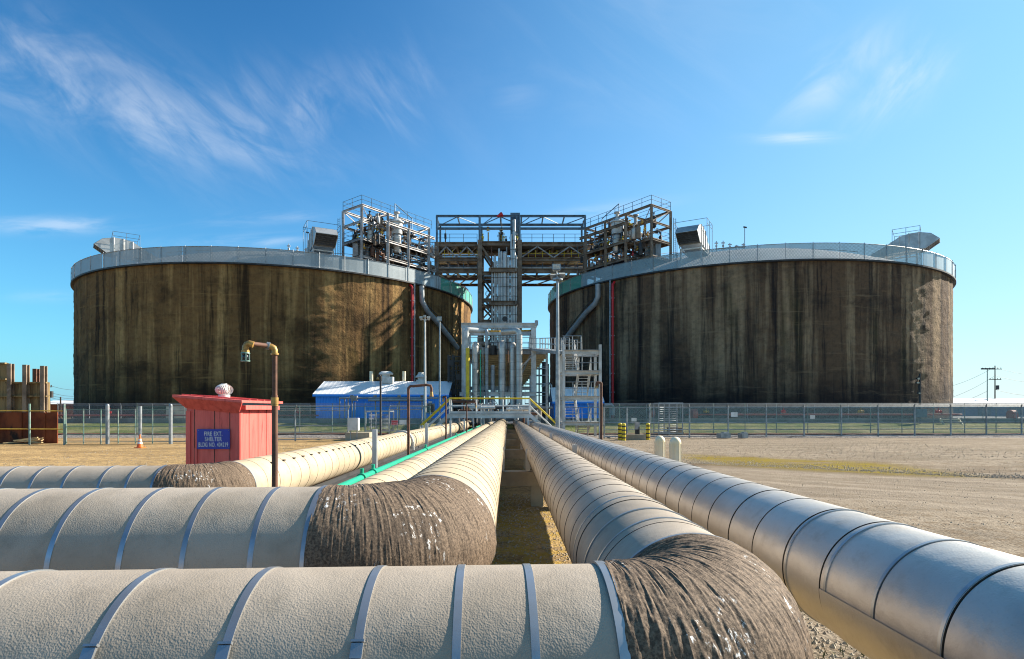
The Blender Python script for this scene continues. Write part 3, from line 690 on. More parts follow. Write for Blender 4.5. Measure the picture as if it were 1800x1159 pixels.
def roof_rail(Cn, dz, pts, label):
    t = thing('roof_handrail', Cn+Vector((0,0,HT)), label, 'handrail')
    P = [Vector((x, y, dz(x, y))) for x, y in pts]; fine = []
    for a_, b_ in zip(P[:-1], P[1:]):
        for k in range(6): q = a_.lerp(b_, k/6); fine.append(Vector((q.x,q.y,dz(q.x,q.y))))
    fine.append(P[-1])
    for hgt in (.6,1.15): b = MB(); b.sweep([p+Vector((0,0,hgt)) for p in fine], .04, 6); b.build('rail', 'dark_steel', t)
    for p in fine[::3]: b = MB(); b.tube(p, p+Vector((0,0,1.2)), .035, 6); b.build('post', 'dark_steel', t)
roof_rail(TL, dzL, [(-50,84),(-44,90),(-36.9,98.3),(-28,92),(-21,86)], 'dark handrail arching over the left tank dome')
roof_rail(TR, dzR, [(20.5,86),(28,92),(36.2,96.9),(44,90),(50,84)], 'dark handrail arching over the right tank dome')
def roof_valves(Cn, dz, x, y, lb, n=4):
    t = thing('relief_valves', (x, y, dz(x,y)), lb, 'valve'); rnd = random.Random(int(x*10))
    b = MB(); b.tube((x-2.2,y,dz(x-2.2,y)+.5), (x+2.2,y,dz(x+2.2,y)+.5), .07, 8); b.build('header', 'dark_steel', t)
    for k in range(n):
        px = x-2+4*k/(n-1); h = rnd.uniform(.8,1.8); b = MB(); z = dz(px,y)
        b.tube((px,y,z), (px,y,z+h), .07, 8); b.tube((px,y,z+h*.45), (px,y,z+h*.62), .16, 8); b.tube((px-.25,y,z+h*.8), (px+.25,y,z+h*.8), .1, 6); b.build('valve_stack', 'grey_steel', t)
    b = MB(); b.tube((x+2.2,y,dz(x,y)), (x+2.2,y,dz(x,y)+3.6), .05, 6); b.beam((x+2,y,dz(x,y)+3.6),(x+2.5,y,dz(x,y)+3.5),.1,.2); b.build('mast', 'dark_steel', t)
roof_valves(TL, dzL, X(515,90), 90, 'cluster of dark relief valves on the left tank dome')
roof_valves(TR, dzR, X(1283,86), 86, 'cluster of dark relief valves on the right tank dome', 5)

# red drop pipe + pale conduit fixed on each tank wall, and the fat drain duct crossing it
def wall_point(Cn, px, off=.0):
    """point of the tank wall seen at photo column px"""
    u = (px-900)/F; d = Vector((u,1)).normalized(); c = Vector((Cn.x,Cn.y)); k = d.dot(c); h2 = (RT+off)**2-(c.length_squared-k*k)
    return d*(k-math.sqrt(max(h2,0)))
for Cn, pr, pw, lb in ((TL, 724.5, 728.5, 'left'), (TR, 1077, 1072.5, 'right')):
    p = wall_point(Cn, pr, .45); t = thing('drop_pipe', (p.x,p.y,.6), f'red drop pipe running down the {lb} tank wall', 'pipe')
    b = MB(); b.tube((p.x,p.y,.6), (p.x,p.y,HT-1.2), .16, 10); b.sweep([(p.x,p.y,HT-1.2),(p.x,p.y,HT-.6),(p.x-.3*(1 if Cn is TL else -1),p.y+.3,HT-.2)], .17, 10); b.build('riser', 'red', t, smooth=True)
    b = MB()
    for k in range(7): b.box((p.x,p.y+.15,2+k*2.5), (.5,.5,.08))
    b.build('clips', 'grey_steel', t)
    q_ = wall_point(Cn, pw, .4); b = MB(); b.tube((q_.x,q_.y,.6), (q_.x,q_.y,HT), .12, 10); o = b.build('conduit', 'galv'); tag(o, f'pale steel conduit beside the red pipe on the {lb} tank', 'conduit')
def at_wall(Cn, px, py, off):
    p = wall_point(Cn, px, off); return Vector((p.x, p.y, H(py, p.y)))
for Cn, pp, lb in ((TL, [(741,503),(742,530),(752,548),(770,568),(790,593),(804,612)], 'left'), (TR, [(1051,500),(1051,522),(1046,534),(1030,550),(1005,582),(988,604)], 'right')):
    pts = [at_wall(Cn, x, y, .7) for x, y in pp]; t = thing('drain_duct', pts[-1], f'fat grey drain duct slanting across the inner side of the {lb} tank', 'duct')
    b = MB(); b.sweep(pts, .36, 12); b.build('tube', 'grey_steel', t, smooth=True)
    b = MB(); 
    for i in range(2, len(pts)-1): b.beam(pts[i]+Vector((0,0,.9)), pts[i+1]+Vector((0,0,.9)), .08); b.beam(pts[i], pts[i]+Vector((0,0,.95)), .08)
    b.build('stair_rail', 'dark_steel', t)
# ================================================================== STEEL TOWERS ON THE TANKS
def valve(b, c, s, rnd, mi=0):
    c = Vector(c); ax = rnd.choice([Vector((1,0,0)),Vector((0,1,0))])
    b.tube(c-ax*s, c-ax*s*.8, s*.6, 8, mi=mi); b.tube(c+ax*s*.8, c+ax*s, s*.6, 8, mi=mi); b.sphere(c, s*.55, 8, 6, mi=mi); b.tube(c, c+Vector((0,0,s*1.6)), s*.16, 6, mi=mi)
    b.tube(c+Vector((0,0,s*1.5)), c+Vector((0,0,s*1.66)), s*.6, 8, mi=mi)
def module(sgn, label, frame_m, dz, Cn):
    """process module standing on the dome; sgn -1 left, +1 right (mirrored)"""
    ox = -.7
    def G(px, z, py=None):   # photo column of the LEFT module -> world, mirrored for the right
        x = X(px, z)
        x = x if sgn < 0 else (2*ox-x)
        return Vector((x, z, 0))
    near, outer, far = G(636,76), G(603,78.6), G(754,86)
    U = (far-near); Wd = (outer-near); Lg = U.length; Wl = Wd.length; U.normalize(); Wd.normalize()
    Fd = -Wd    # toward the rim / camera side
    base = near; t = thing('process_module', (base.x, base.y, dz(base.x, base.y)), label, 'process structure')
    def P(a, w, z): q = near+U*a+Wd*w; return Vector((q.x, q.y, z))
    lv = [22.3, 24.6, 26.9]; top = 29.0; rnd = random.Random(31 if sgn < 0 else 77)
    cols_a = [0, Lg*.36, Lg*.68, Lg]; ws = [0, Wl]
    def gz(p): return dz(p.x, p.y)-.3
    for a in cols_a:
        for w in ws:
            tp = top if w == 0 or a in (0, Lg) else top-.1
            p = P(a,w,0); b = MB(); b.ibeam((p.x,p.y,gz(p)), (p.x,p.y,tp), .3, .3, .06); b.build('column', frame_m, t)
    fw = 1.75; front_cols = [Lg*.24, Lg*.54, Lg*.86]
    for a in front_cols:
        p = P(a,-fw,0); b = MB(); b.ibeam((p.x,p.y,gz(p)), (p.x,p.y,lv[2]+.3), .36, .36, .07); b.build('column', frame_m, t)
    for z in lv+[top]:
        for w in ws: 
            b = MB(); b.ibeam(P(0,w,z-.0), P(Lg,w,z-.0), .22, .3, .05); b.build('girder', frame_m, t)
        for a in cols_a:
            b = MB(); b.ibeam(P(a,0,z-.02), P(a,Wl,z-.02), .2, .26, .05); b.build('girder', frame_m, t)
    for z in (21.3, lv[0], lv[1], lv[2]+.15):
        b = MB(); b.ibeam(P(front_cols[0]-.5,-fw,z), P(front_cols[-1]+1.2,-fw,z), .26, .34, .06); b.build('girder', frame_m, t)
        for a in front_cols: b = MB(); b.ibeam(P(a,-fw,z-.05), P(a,.0,z-.05), .2, .28, .05); b.build('girder', frame_m, t)
    # braces
    for (a1, a2) in ((0,cols_a[1]),(cols_a[2],Lg)):
        for z1, z2 in ((lv[2],top),): b = MB(); b.beam(P(a1,0,z1), P(a2,0,z2), .09); b.beam(P(a1,Wl,z2), P(a2,Wl,z1), .09); b.build('brace', frame_m, t)
    b = MB(); b.beam(P(0,0,lv[2]), P(0,Wl,top), .09); b.beam(P(0,0,top), P(cols_a[1],Wl,top), .08); b.build('brace', frame_m, t)
    # floors
    for z, (a1,a2,w1,w2) in ((lv[0],(0,Lg,0,Wl)),(lv[1],(0,Lg*.4,0,Wl)),(lv[1],(Lg*.3,Lg*.9,-fw,0)),(lv[0]-.05,(Lg*.3,Lg*.98,-fw,0)),(lv[2]-.2,(Lg*.36,Lg*.75,-fw*.5,0))):
        b = MB(); A = [P(a1,w1,z+.17),P(a2,w1,z+.17),P(a2,w2,z+.17),P(a1,w2,z+.17)]; b.hexa(A+[p+Vector((0,0,.06)) for p in A]); b.build('grating', 'dark_steel', t)
    # rails
    def rail(p, q, mat='blue_steel', n=None):
        b = MB(); n = n or max(1, int((q-p).length/1.6))
        for k in range(n+1): c = p.lerp(q, k/n); b.tube(c, c+Vector((0,0,1.15)), .035, 5)
        for h in (.6,1.15): b.tube(p+Vector((0,0,h)), q+Vector((0,0,h)), .03, 5)
        b.build('guard_rail', mat, t)
    rail(P(0,0,top+.15), P(Lg+.6,0,top+.15)); rail(P(0,0,top+.15), P(0,Wl,top+.15)); rail(P(0,Wl,top+.15), P(Lg,Wl,top+.15), n=4)
    rail(P(0,Wl,lv[1]+.2), P(Lg*.4,Wl,lv[1]+.2)); rail(P(0,0,lv[1]+.2), P(0,Wl,lv[1]+.2)); rail(P(Lg*.3,-fw,lv[1]+.25), P(Lg,-fw,lv[1]+.25))
    rail(P(Lg*.3,-fw,lv[0]+.2), P(Lg,-fw,lv[0]+.2)); rail(P(0,0,lv[0]+.2), P(Lg*.3,0,lv[0]+.2)); rail(P(Lg*.4,-fw,lv[2]+.3), P(Lg*.88,-fw,lv[2]+.3), n=5)
    # ladder with cage on the outer end
    b = MB(); c0 = P(-.2,Wl+.9,0)
    for dx in (0,.5): q = P(-.2,Wl+.9-dx,0); b.tube((q.x,q.y,gz(q)), (q.x,q.y,28.2), .04, 5)
    for k in range(28): z = 21+k*.26; b.tube(P(-.2,Wl+.9,z), P(-.2,Wl+.4,z), .02, 4)
    b.build('ladder', 'blue_steel', t)
    # pipes, vessels, valves
    def rp(a1,a2,w1,w2): return rnd.uniform(a1,a2), rnd.uniform(w1,w2)
    for k in range(98):
        a, w = rp(Lg*.12, Lg*.98, -fw*.9, Wl*.95); b = MB(); z = rnd.choice([21.4,22.2,22.8,23.4,24.0,24.6,25.2,25.7,26.3,26.9])+rnd.uniform(-.2,.2); r = rnd.choice([.07,.1,.14,.2]); l = rnd.uniform(1,4)
        mode = rnd.random()
        if mode < .4: pts = [P(a,w,z), P(min(a+l,Lg+.5),w,z), P(min(a+l,Lg+.5),w,z+rnd.choice([-1.2,1.4]))]
        elif mode < .65: pts = [P(a,w,z), P(a,min(w+l,Wl),z), P(a,min(w+l,Wl),z-1.3)]
        else: pts = [P(a,w,max(z-l*.6,20.8)), P(a,w,z), P(a+.9,w,z), P(a+.9,w,z-.8)]
        for p_, q_ in zip(pts[:-1], pts[1:]): b.tube(p_, q_, r, 8)
        for p_ in pts[1:-1]: b.sphere(p_, r*1.12, 8, 6)
        b.build('process_pipe', rnd.choice(['insul','grey_steel','rust','pale_steel','dark_steel','dark_steel','brown_steel']), t, smooth=True)
    for k in range(66):
        a, w = rp(Lg*.04, Lg*.95, -fw*.9, Wl*.9); b = MB(); valve(b, P(a,w,rnd.choice([22.9,23.6,24.9,25.3,25.9,26.5,27.0,27.4])), rnd.uniform(.2,.34), rnd)
        b.build('valve', rnd.choice(['ochre','yellow','dark_steel','insul','ochre','rust','red' if k % 9 == 0 else 'dark_steel']), t, smooth=True)
    c = P(Lg*.42,-1.0,26.2); b = MB(); b.lathe(c, (0,0,1), [(0,.05),(0,.75),(1.5,.8),(1.55,.98),(1.7,.98),(1.75,.8),(2.1,.5),(2.15,.2),(2.9,.2),(2.9,.42),(3.05,.42),(3.05,.01)], 20); b.build('pump_vessel', 'white_steel', t, smooth=True)
    c = P(Lg*.42,-1.0,23.6); b = MB(); b.lathe(c, (0,0,1), [(0,.4),(.3,.6),(2.4,.6),(2.6,.4)], 16); b.build('pump_vessel', 'insul', t, smooth=True)
    for a in (Lg*.3, Lg*.5): c = P(a,1.2,26.8); b = MB(); b.tube(c, c+Vector((0,0,2.0)), .22, 10); b.tube(c+Vector((0,0,2.0)), c+Vector((0,0,2.15)), .4, 10); b.build('motor_stack', 'grey_steel', t, smooth=True)
    for k in range(26):
        a, w = rp(Lg*.06, Lg*.96, -fw*.7, Wl*.85); b = MB(); z = rnd.choice([22.55,24.85,24.85,27.1]); r = rnd.uniform(.2,.42); h = rnd.uniform(.7,1.7); p = P(a,w,z)
        b.lathe(p, (0,0,1), [(0,r*.8),(.1,r),(h-.15,r),(h,r*.6),(h,.08),(h+.4,.08),(h+.4,r*.5),(h+.47,r*.5),(h+.47,.01)], 12)
        b.build('small_vessel', rnd.choice(['dark_steel','brown_steel','grey_steel','rust','insul']), t, smooth=True)
    # davit frame above the top
    b = MB(); A = P(Lg*.42,-.6,top-.6); Bq = P(Lg*.68,-.6,top-.6)
    b.tube(A, A+Vector((0,0,2.1)), .06, 6); b.tube(Bq-Vector((0,0,2)), Bq+Vector((0,0,.9)), .06, 6); b.tube(A+Vector((0,0,2.1)), Bq+Vector((0,0,.9)), .06, 6); b.build('davit_frame', 'blue_steel', t)
    for k in range(3): p = P(.6+k*.9,Wl*.5,lv[0]+.3); b = MB(); b.box((p.x,p.y,p.z+.9), (.7,.7,1.7)); b.tube(p+Vector((0,0,1.7)), p+Vector((0,0,2.4)), .12, 8); b.build('cabinet', rnd.choice(['grey_steel','pale_steel']), t)
    return t
module(-1, 'steel process module packed with pipes and valves on the left tank roof', 'pale_steel', dzL, TL)  # pale frame colour carries the sunlit look of the shared paint
module(1, 'steel process module packed with pipes and valves on the right tank roof', 'brown_steel', dzR, TR)  # same paint as the left frame; brown colour stands in for its shade

# ================================================================== CENTRAL TOWER + BRIDGE
TWX0, TWX1, TWY0, TWY1 = X(842,82), X(912,82), 82.0, 87.0
t = thing('pipe_tower', ((TWX0+TWX1)/2,84.5,0), 'tall brown steel pipe tower standing in the gap between the two tanks', 'tower')
for x in (TWX0, TWX1):
    for y in (TWY0, TWY1): b = MB(); b.ibeam((x,y,0), (x,y,26.1), .62, .62, .1); b.build('column', 'brown_steel', t); b = MB(); b.ibeam((x,y,26.1), (x,y,29.6), .24, .24, .05); b.build('column', 'blue_steel', t)
for z in (6,11.5,14.6,17.6,21.4,25.6):
    for y in (TWY0, TWY1): b = MB(); b.ibeam((TWX0,y,z), (TWX1,y,z), .4, .55, .08); b.build('girder', 'brown_steel', t)
    for x in (TWX0, TWX1): b = MB(); b.ibeam((x,TWY0,z+.04), (x,TWY1,z+.04), .4, .5, .08); b.build('girder', 'brown_steel', t)
for i, (za, zb) in enumerate(((0,6),(6,11.5),(11.5,14.6),(14.6,17.6),(17.6,21.4),(21.4,25.6))):
    for y, s in ((TWY0+.1,1),(TWY1-.1,-1)):
        b = MB(); xa, xb = (TWX0,TWX1) if (i+(s > 0)) % 2 else (TWX1,TWX0); xm = (TWX0+TWX1)/2
        b.beam((TWX0,y,zb), (xm,y,za), .26); b.beam((xm,y,za), (TWX1,y,zb), .26)
        if i in (1,3): b.beam((TWX0,y,za), (xm,y,zb), .2)
        b.build('brace', 'brown_steel' if i % 2 else 'dark_steel', t)
    b = MB(); b.beam((TWX0,TWY0,za), (TWX0,TWY1,zb), .2); b.beam((TWX1,TWY0,zb), (TWX1,TWY1,za), .2); b.build('brace', 'brown_steel', t)
# stairs inside
for i in range(7):
    z = 1.2+i*3.4; s = 1 if i % 2 else -1; xa, xb = (TWX0+.6, TWX0+2.9) if s > 0 else (TWX0+2.9, TWX0+.6)
    b = MB(); 
    for dy in (3.0,3.9): b.beam((xa,TWY0+dy,z), (xb,TWY0+dy,z+3.4), .08, .22)
    for k in range(12): f_ = k/12; b.box((xa+(xb-xa)*f_,TWY0+3.45,z+3.4*f_+.1), (.26,.85,.04))
    for dy in (3.0,3.9): b.tube((xa,TWY0+dy,z+1), (xb,TWY0+dy,z+4.4), .03, 5)
    b.build('stair_flight', 'grey_steel', t)
    b = MB(); b.box(((TWX0+1.7),TWY0+3.4,z+3.4), (3.2,1.6,.1)); b.build('landing', 'brown_steel', t)
b = MB(); b.box((X(904,84),85,27.6), (1.4,1.6,6.3)); b.build('lift_shaft', 'blue_steel', t)
b = MB(); b.box((X(910,84)-.3,85.5,12), (1.5,1.6,24)); b.build('lift_shaft', 'dark_steel', t)
rnd = random.Random(12)
for px, r, zt in ((868,.17,23.6),(875.5,.14,24.6),(879.5,.17,24.2),(885.5,.32,24.0),(892,.2,23.4),(897,.14,26.6),(902,.22,28.6),(871.8,.1,22.9),(882,.12,23.0),(899.6,.1,24.9),(906,.13,23.7),(863.5,.15,21.9)):
    x = X(px,81.2); b = MB(); b.tube((x,81.2,4), (x,81.2,zt), r, 12)
    z = 5
    while z < zt-1: b.tube((x,81.2,z), (x,81.2,z+.06), r+.025, 12, mi=1); z += 1.3
    b.sphere((x,81.2,zt), r*1.05, 12, 8); b.tube((x,81.2,zt), (x,82.6,zt), r, 12)
    b.build('riser', ['insul','seam'], t, smooth=True)
for px, z0, z1, mt in ((872,4,20,'dark_steel'),(889,4,25,'grey_steel'),(906.5,4,22,'dark_steel'),(862.5,10,25,'rust')):
    b = MB(); b.tube((X(px,81.6),81.6,z0), (X(px,81.6),81.6,z1), .09, 8); b.build('riser', mt, t, smooth=True)
for z in (21.3,12.5+4.6, 14.0): 
    w0, w1 = X(858,80.8), X(907,80.8)
    if z == 21.3: z = H(475,80.8)
    elif z == 14.0: z = H(533,80.8)
    else: continue
    b = MB(); b.ibeam((w0,80.8,z), (w1,80.8,z), .5, .6, .08); b.box((w0+.1,81.2,z), (.3,1.6,.4)); b.box((w1-.1,81.2,z), (.3,1.6,.4)); b.build('pipe_clamp_beam', 'brown_steel', t)
b = MB(); c = W(886,562,80.5); b.tube(c, c+Vector((0,-.5,0)), .15, 12, r2=.38); b.build('siren_horn', 'black', t, smooth=True)
for k in range(14): # top deck clutter
    x = rnd.uniform(TWX0+.3,TWX1-.3); b = MB(); z = 26.2+rnd.uniform(0,1.6); valve(b, (x,83+rnd.uniform(-.7,1.5),z), .28, rnd); b.tube((x,83.4,25.8), (x,83.4,z), .09, 6); b.build('valve', rnd.choice(['ochre','yellow','dark_steel','grey_steel']), t, smooth=True)
b = MB(); b.box(((TWX0+TWX1)/2,84.5,25.95), (TWX1-TWX0,5,.1)); b.build('grating', 'dark_steel', t)
ws = thing('windsock', (X(880,83),83,27), 'red windsock on a thin pole above the central tower', 'windsock')
b = MB(); b.tube((X(882,83),83,26), (X(882,83),83,30.4), .04, 6); b.build('pole', 'dark_steel', ws)
b = MB(); b.tube((X(882,83),83,30.1), (X(874,83),82.7,29.7), .34, 12, r2=.1); b.build('sock', 'red', ws, smooth=True)

BX0, BX1, BY0, BY1 = -10.9, 10.6, 83.4, 87.4
t = thing('pipe_bridge', (0,85,24), 'brown steel bridge with an open blue grey frame spanning between the tank roofs', 'bridge')
for x in (BX0+.1, BX1-.1):
    for y in (BY0, BY1):
        g0 = (dzL if x < 0 else dzR)(x, y)-2.5 if False else 19.0
        b = MB(); b.ibeam((x,y,g0), (x,y,26.2), .62, .62, .1); b.build('column', 'brown_steel', t)
        b = MB(); b.ibeam((x,y,26.2), (x,y,30), .26, .26, .05); b.build('frame_post', 'blue_steel', t)
segs = ((BX0,TWX0-.35),(TWX1+.35,BX1))
for zc, h, m in ((25.9,.55,'brown_steel'),(23.75,.5,'brown_steel'),(22.1,.6,'brown_steel'),(20.95,.35,'rust')):
    for y in (BY0,BY1):
        for xa, xb in segs: b = MB(); b.ibeam((xa,y,zc), (xb,y,zc), .4, h, .08); b.build('girder', m, t)
for xa, xb in segs:
    n = 4
    for k in range(n+1):
        x = xa+(xb-xa)*k/n
        b = MB(); b.ibeam((x,BY0,25.7), (x,BY1,25.7), .25, .35, .06); b.ibeam((x,BY0,22.05), (x,BY1,22.05), .25, .35, .06); b.ibeam((x,BY0,23.7),(x,BY1,23.7),.2,.3,.05); b.build('cross_member', 'brown_steel', t)
    for k in range(n):
        x, x2 = xa+(xb-xa)*k/n, xa+(xb-xa)*(k+1)/n
        b = MB(); b.beam((x,BY0-.1,25.6 if k % 2 else 24.0), (x2,BY0-.1,24.0 if k % 2 else 25.6), .16); b.beam((x,BY1,25.6), (x2,BY0,25.6), .12); b.build('brace', 'pale_steel', t)
        b = MB(); b.beam((x,BY1,21.0), (x2,BY0,21.0), .14); b.beam((x,BY0,21.0 if k % 2 else 21.8), (x2,BY0,21.8 if k % 2 else 21.0), .12); b.build('brace', 'tan_deck', t)
    b = MB(); b.box(((xa+xb)/2,85.4,26.22), (xb-xa,4.2,.1)); b.build('walkway_deck', 'dark_steel', t)
    b = MB(); b.box(((xa+xb)/2,86.2,24.05), (xb-xa,2.4,.08)); b.build('walkway_deck', 'tan_deck', t)
    for k in range(5):
        b = MB(); y = 84.2+k*.7; b.tube((xa-.6,y,24.5+.25*(k % 2)), (xb+.6,y,24.5+.25*(k % 2)), rnd.choice([.12,.18,.24]), 10); b.build('process_pipe', rnd.choice(['rust','grey_steel','insul']), t, smooth=True)
    b = MB(); b.tube((xa-.8,84.1,22.7), (xb+.8,84.1,22.7), .22, 10); b.tube((xa-.8,85.1,22.7), (xb+.8,85.1,22.7), .16, 10); b.build('process_pipe', 'insul', t, smooth=True)
    for (y, z0, m) in ((BY0-.05,26.25,'blue_steel'),(BY1,26.25,'blue_steel'),(BY0+.1,23.98,'yellow'),(BY0+.1,22.4,'blue_steel')):
        b = MB(); L_ = int((xb-xa)/1.5) if m != 'yellow' else int((xb-xa)/1.0); hh = 1.15 if z0 != 22.4 else .9
        for k in range(L_+1): x = xa+(xb-xa)*k/L_; b.tube((x,y,z0), (x,y,z0+hh), .04, 5)
        for h in ((.6,1.15) if m == 'blue_steel' else (.7,)): b.tube((xa,y,z0+h*hh/1.15), (xb,y,z0+h*hh/1.15), .035, 5)
        b.build('guard_rail', m, t)
# open frame on top
for y, z, h in ((BY0,30,.3),(BY1,30,.3),((BY0+BY1)/2+.4,29.5,.34)):
    b = MB(); b.ibeam((BX0,y,z), (BX1,y,z), .22, h, .05); b.build('frame_beam', 'blue_steel', t)
b = MB(); b.ibeam((BX0,BY0+.5,28.35), (BX1,BY0+.5,28.35), .22, .32, .05); b.build('frame_beam', 'blue_steel', t)
for k in range(8):
    x = BX0+(BX1-BX0)*k/7; b = MB(); b.ibeam((x,BY0,29.95), (x,BY1,29.95), .16, .22, .04)
    if k in (0,7): b.beam((x,BY0,28.3), (x,BY1,29.8), .12)
    b.build('frame_beam', 'blue_steel', t)
    if k < 7:
        x2 = BX0+(BX1-BX0)*(k+1)/7; b = MB(); b.beam((x,BY0 if k % 2 else BY1,29.9), (x2,BY1 if k % 2 else BY0,29.9), .1); b.build('brace', 'blue_steel', t)
for x in (TWX0,TWX1-.3): b = MB(); b.ibeam((x,BY0-.2,26.2), (x,BY0-.2,30), .26, .26, .05); b.beam((x,BY0-.2,28.4),(x+1.8,BY0,29.8),.1); b.build('frame_post', 'blue_steel', t)
b = MB(); hx = X(783,84); b.tube((hx,84,28.3), (hx,84,27.6), .04, 6); b.box((hx,84,27.3), (.3,.3,.7)); b.tube((hx,84,26.95), (hx,84,26.5), .1, 8); b.build('hoist', 'dark_steel', t)
# short gangways joining the bridge to the modules
for sx, lb in ((-1,'left'),(1,'right')):
    xa = BX0 if sx < 0 else BX1; xb = xa+sx*2.6; t = thing('gangway', (xa,85,25), f'short railed gangway from the bridge to the {lb} tank module', 'gangway')
    b = MB(); b.box(((xa+xb)/2,85.2,25.95 if sx > 0 else 25.6), (2.6,2.2,.2)); b.build('deck', 'brown_steel', t)
    for y in (84.15,86.25):
        b = MB()
        for k in range(4): x = xa+(xb-xa)*k/3; b.tube((x,y,25.7), (x,y,27.1), .035, 5)
        for h in (26.5,27.1): b.tube((xa,y,h), (xb,y,h-.3), .03, 5)
        b.build('guard_rail', 'blue_steel', t)

# the tower, bridge, windsock and gangways stand a little deeper in the gap, and are that much larger
for o_ in [o for o in bpy.data.objects if o.parent is None and o.name.split('.')[0] in ('pipe_tower','pipe_bridge','windsock','gangway')]:
    n_ = o_.name.split('.')[0]
    o_.location = {'pipe_tower': (-1.82,89.57,-.13), 'pipe_bridge': (0,90.1,25.3), 'windsock': (-1.73,87.98,28.5), 'gangway': (o_.location.x*1.06,90.1,26.37)}[n_]
    o_.scale = (1.06,1.06,1.06)
# ================================================================== MANIFOLD PORTAL
PZ = 60.0; PX0, PX1 = X(816,PZ), X(938,PZ); PT = H(572.5,PZ)
t = thing('pipe_rack', ((PX0+PX1)/2,PZ,0), 'white steel portal rack where the pipelines turn upward', 'pipe rack')
for y, nm in ((PZ,0),(PZ+6,1)):
    for x in (PX0, PX1): b = MB(); b.ibeam((x,y,0), (x,y,PT-.28), .5, .5, .08); b.build('column', 'white_steel', t)
    b = MB(); b.ibeam((PX0-.3,y,PT), (PX1+.3,y,PT), .4, .52, .08); b.build('girder', 'white_steel', t)
for x in (PX0, PX1): 
    for z in (PT-.03, 8.3): b = MB(); b.ibeam((x,PZ+.2,z), (x,PZ+5.8,z), .36, .45, .07); b.build('girder', 'white_steel', t)
    b = MB(); b.beam((x,PZ+.2,PT-.2), (x,PZ+5.8,8.5), .15); b.beam((x,PZ+.2,3), (x,PZ+5.8,8.0), .15); b.build('brace', 'white_steel', t)
b = MB(); xm = (PX0+PX1)/2; b.beam((PX0+.2,PZ+3,PT-.1), (xm,PZ+.3,PT-.55), .16); b.beam((xm,PZ+.3,PT-.55), (PX1-.2,PZ+3,PT-.1), .16); b.build('brace', 'ochre', t)
b = MB(); zl = H(693,PZ-.6); b.ibeam((X(808,PZ-.6),PZ-.6,zl), (X(943,PZ-.6),PZ-.6,zl), .35, .42, .06); b.build('girder', 'white_steel', t)
b = MB(); zl = H(683,PZ+1); b.ibeam((PX0,PZ+.6,zl), (PX1,PZ+.6,zl), .3, .35, .06); b.build('girder', 'white_steel', t)
# intermediate platform with rails, tan underside sloping back
zp = H(619,PZ+1.5)
b = MB(); b.ibeam((PX0,PZ+1.4,zp), (X(962,PZ+1.4),PZ+1.4,zp), .3, .5, .06); b.ibeam((PX0,PZ+5.4,zp), (X(962,PZ+5.4),PZ+5.4,zp), .3, .5, .06); b.build('girder', 'grey_steel', t)
b = MB(); b.box(((PX0+X(962,PZ+3))/2,PZ+3.4,zp+.3), (X(962,PZ+3)-PX0,4.4,.08)); b.build('platform_deck', 'grey_steel', t)
for y in (PZ+1.2,PZ+5.5):
    b = MB()
    for k in range(8): x = PX0+.4+(PX1-PX0-.8)*k/7; b.tube((x,y,zp+.3), (x,y,zp+1.55), .035, 5)
    for h in (.9,1.5): b.tube((PX0,y,zp+h), (PX1,y,zp+h), .03, 5)
    b.build('guard_rail', 'grey_steel', t)
b = MB()
for k in range(16): 
    f_ = k/15; y = PZ+2+6*f_; z = zp-.35-2.9*f_; xa = X(822,PZ)+.9*f_*1.2; xb = X(964,PZ)-2.4*f_
    b.beam((xa,y,z), (xb,y,z), .3, .28)
for x in (PX0+1.2, 0, PX1+.2): b.beam((x,PZ+2,zp-.2), (x,PZ+8,zp-3.1), .14, .22)
b.build('slatted_canopy', 'tan_deck', t)
for p_, q_, w_ in (((PX0+.3,PZ+1,zp-.4),(PX0+2.2,PZ+6,4),.13),((PX1-.3,PZ+1,zp-.4),(PX1-2.2,PZ+6,4),.13),((PX1-1.8,PZ+.4,zp-2.2),(PX1,PZ+.4,zp-.4),.16)): b = MB(); b.beam(p_, q_, w_); b.build('brace', 'white_steel', t)

def riser(px, z, py_top, r, label, mat='insul', elbow=True, back=3.0, pyb=735, dxe=0, band=True):
    x = X(px,z); zt = H(py_top,z); t = thing('riser_pipe', (x,z,H(pyb,z)), label, 'riser pipe', 'vertical riser pipes inside the white rack')
    b = MB(); zb = 0.3 if z > 55 else H(pyb,z); b.tube((x,z,zb), (x,z,zt-r*1.2 if elbow else zt), r, 20); 
    k = zb+.7
    while band and k < zt-r*2: b.tube((x,z,k), (x,z,k+.02), r+.006, 20, mi=1); k += .75
    b.build('column', [mat,'seam'], t, smooth=True)
    if elbow:
        q = MB(); Rb = r*1.3; pts = []
        dirv = Vector((dxe, back, 0)).normalized()
        for i in range(13): a = PI/2*i/12; pts.append(Vector((x,z,zt-r*1.2))+dirv*(Rb*(1-math.cos(a)))+Vector((0,0,Rb*math.sin(a))))
        pts.append(pts[-1]+dirv*abs(back if not dxe else dxe)); q.sweep(pts, r, 20); q.build('elbow', 'jk_silver' if mat == 'insul' else mat, t, smooth=True)
    return t
riser(835.5, 59.5, 606, .33, 'fat insulated riser with a round silver top, first from the left in the rack')
riser(882.5, 59.5, 604, .36, 'fattest insulated riser with a silver dome top in the middle of the rack')
riser(901, 59.5, 606, .3, 'insulated riser just right of the fattest one in the rack')
riser(912.5, 59.0, 582, .33, 'tall insulated riser at the right, bending left near the rack top', dxe=-1.6, back=1.0)
riser(819.5, 58.8, 580, .26, 'tall white riser at the left post, bending right near the rack top', 'white_steel', dxe=2.0, back=1.2, band=False)
riser(855.5, 59.2, 581, .17, 'rusty topped slim riser left of the rack centre', 'grey_steel', back=2)
riser(866, 59.6, 642, .22, 'short dark pipe ending halfway up in the middle of the rack', 'grey_steel', elbow=False)
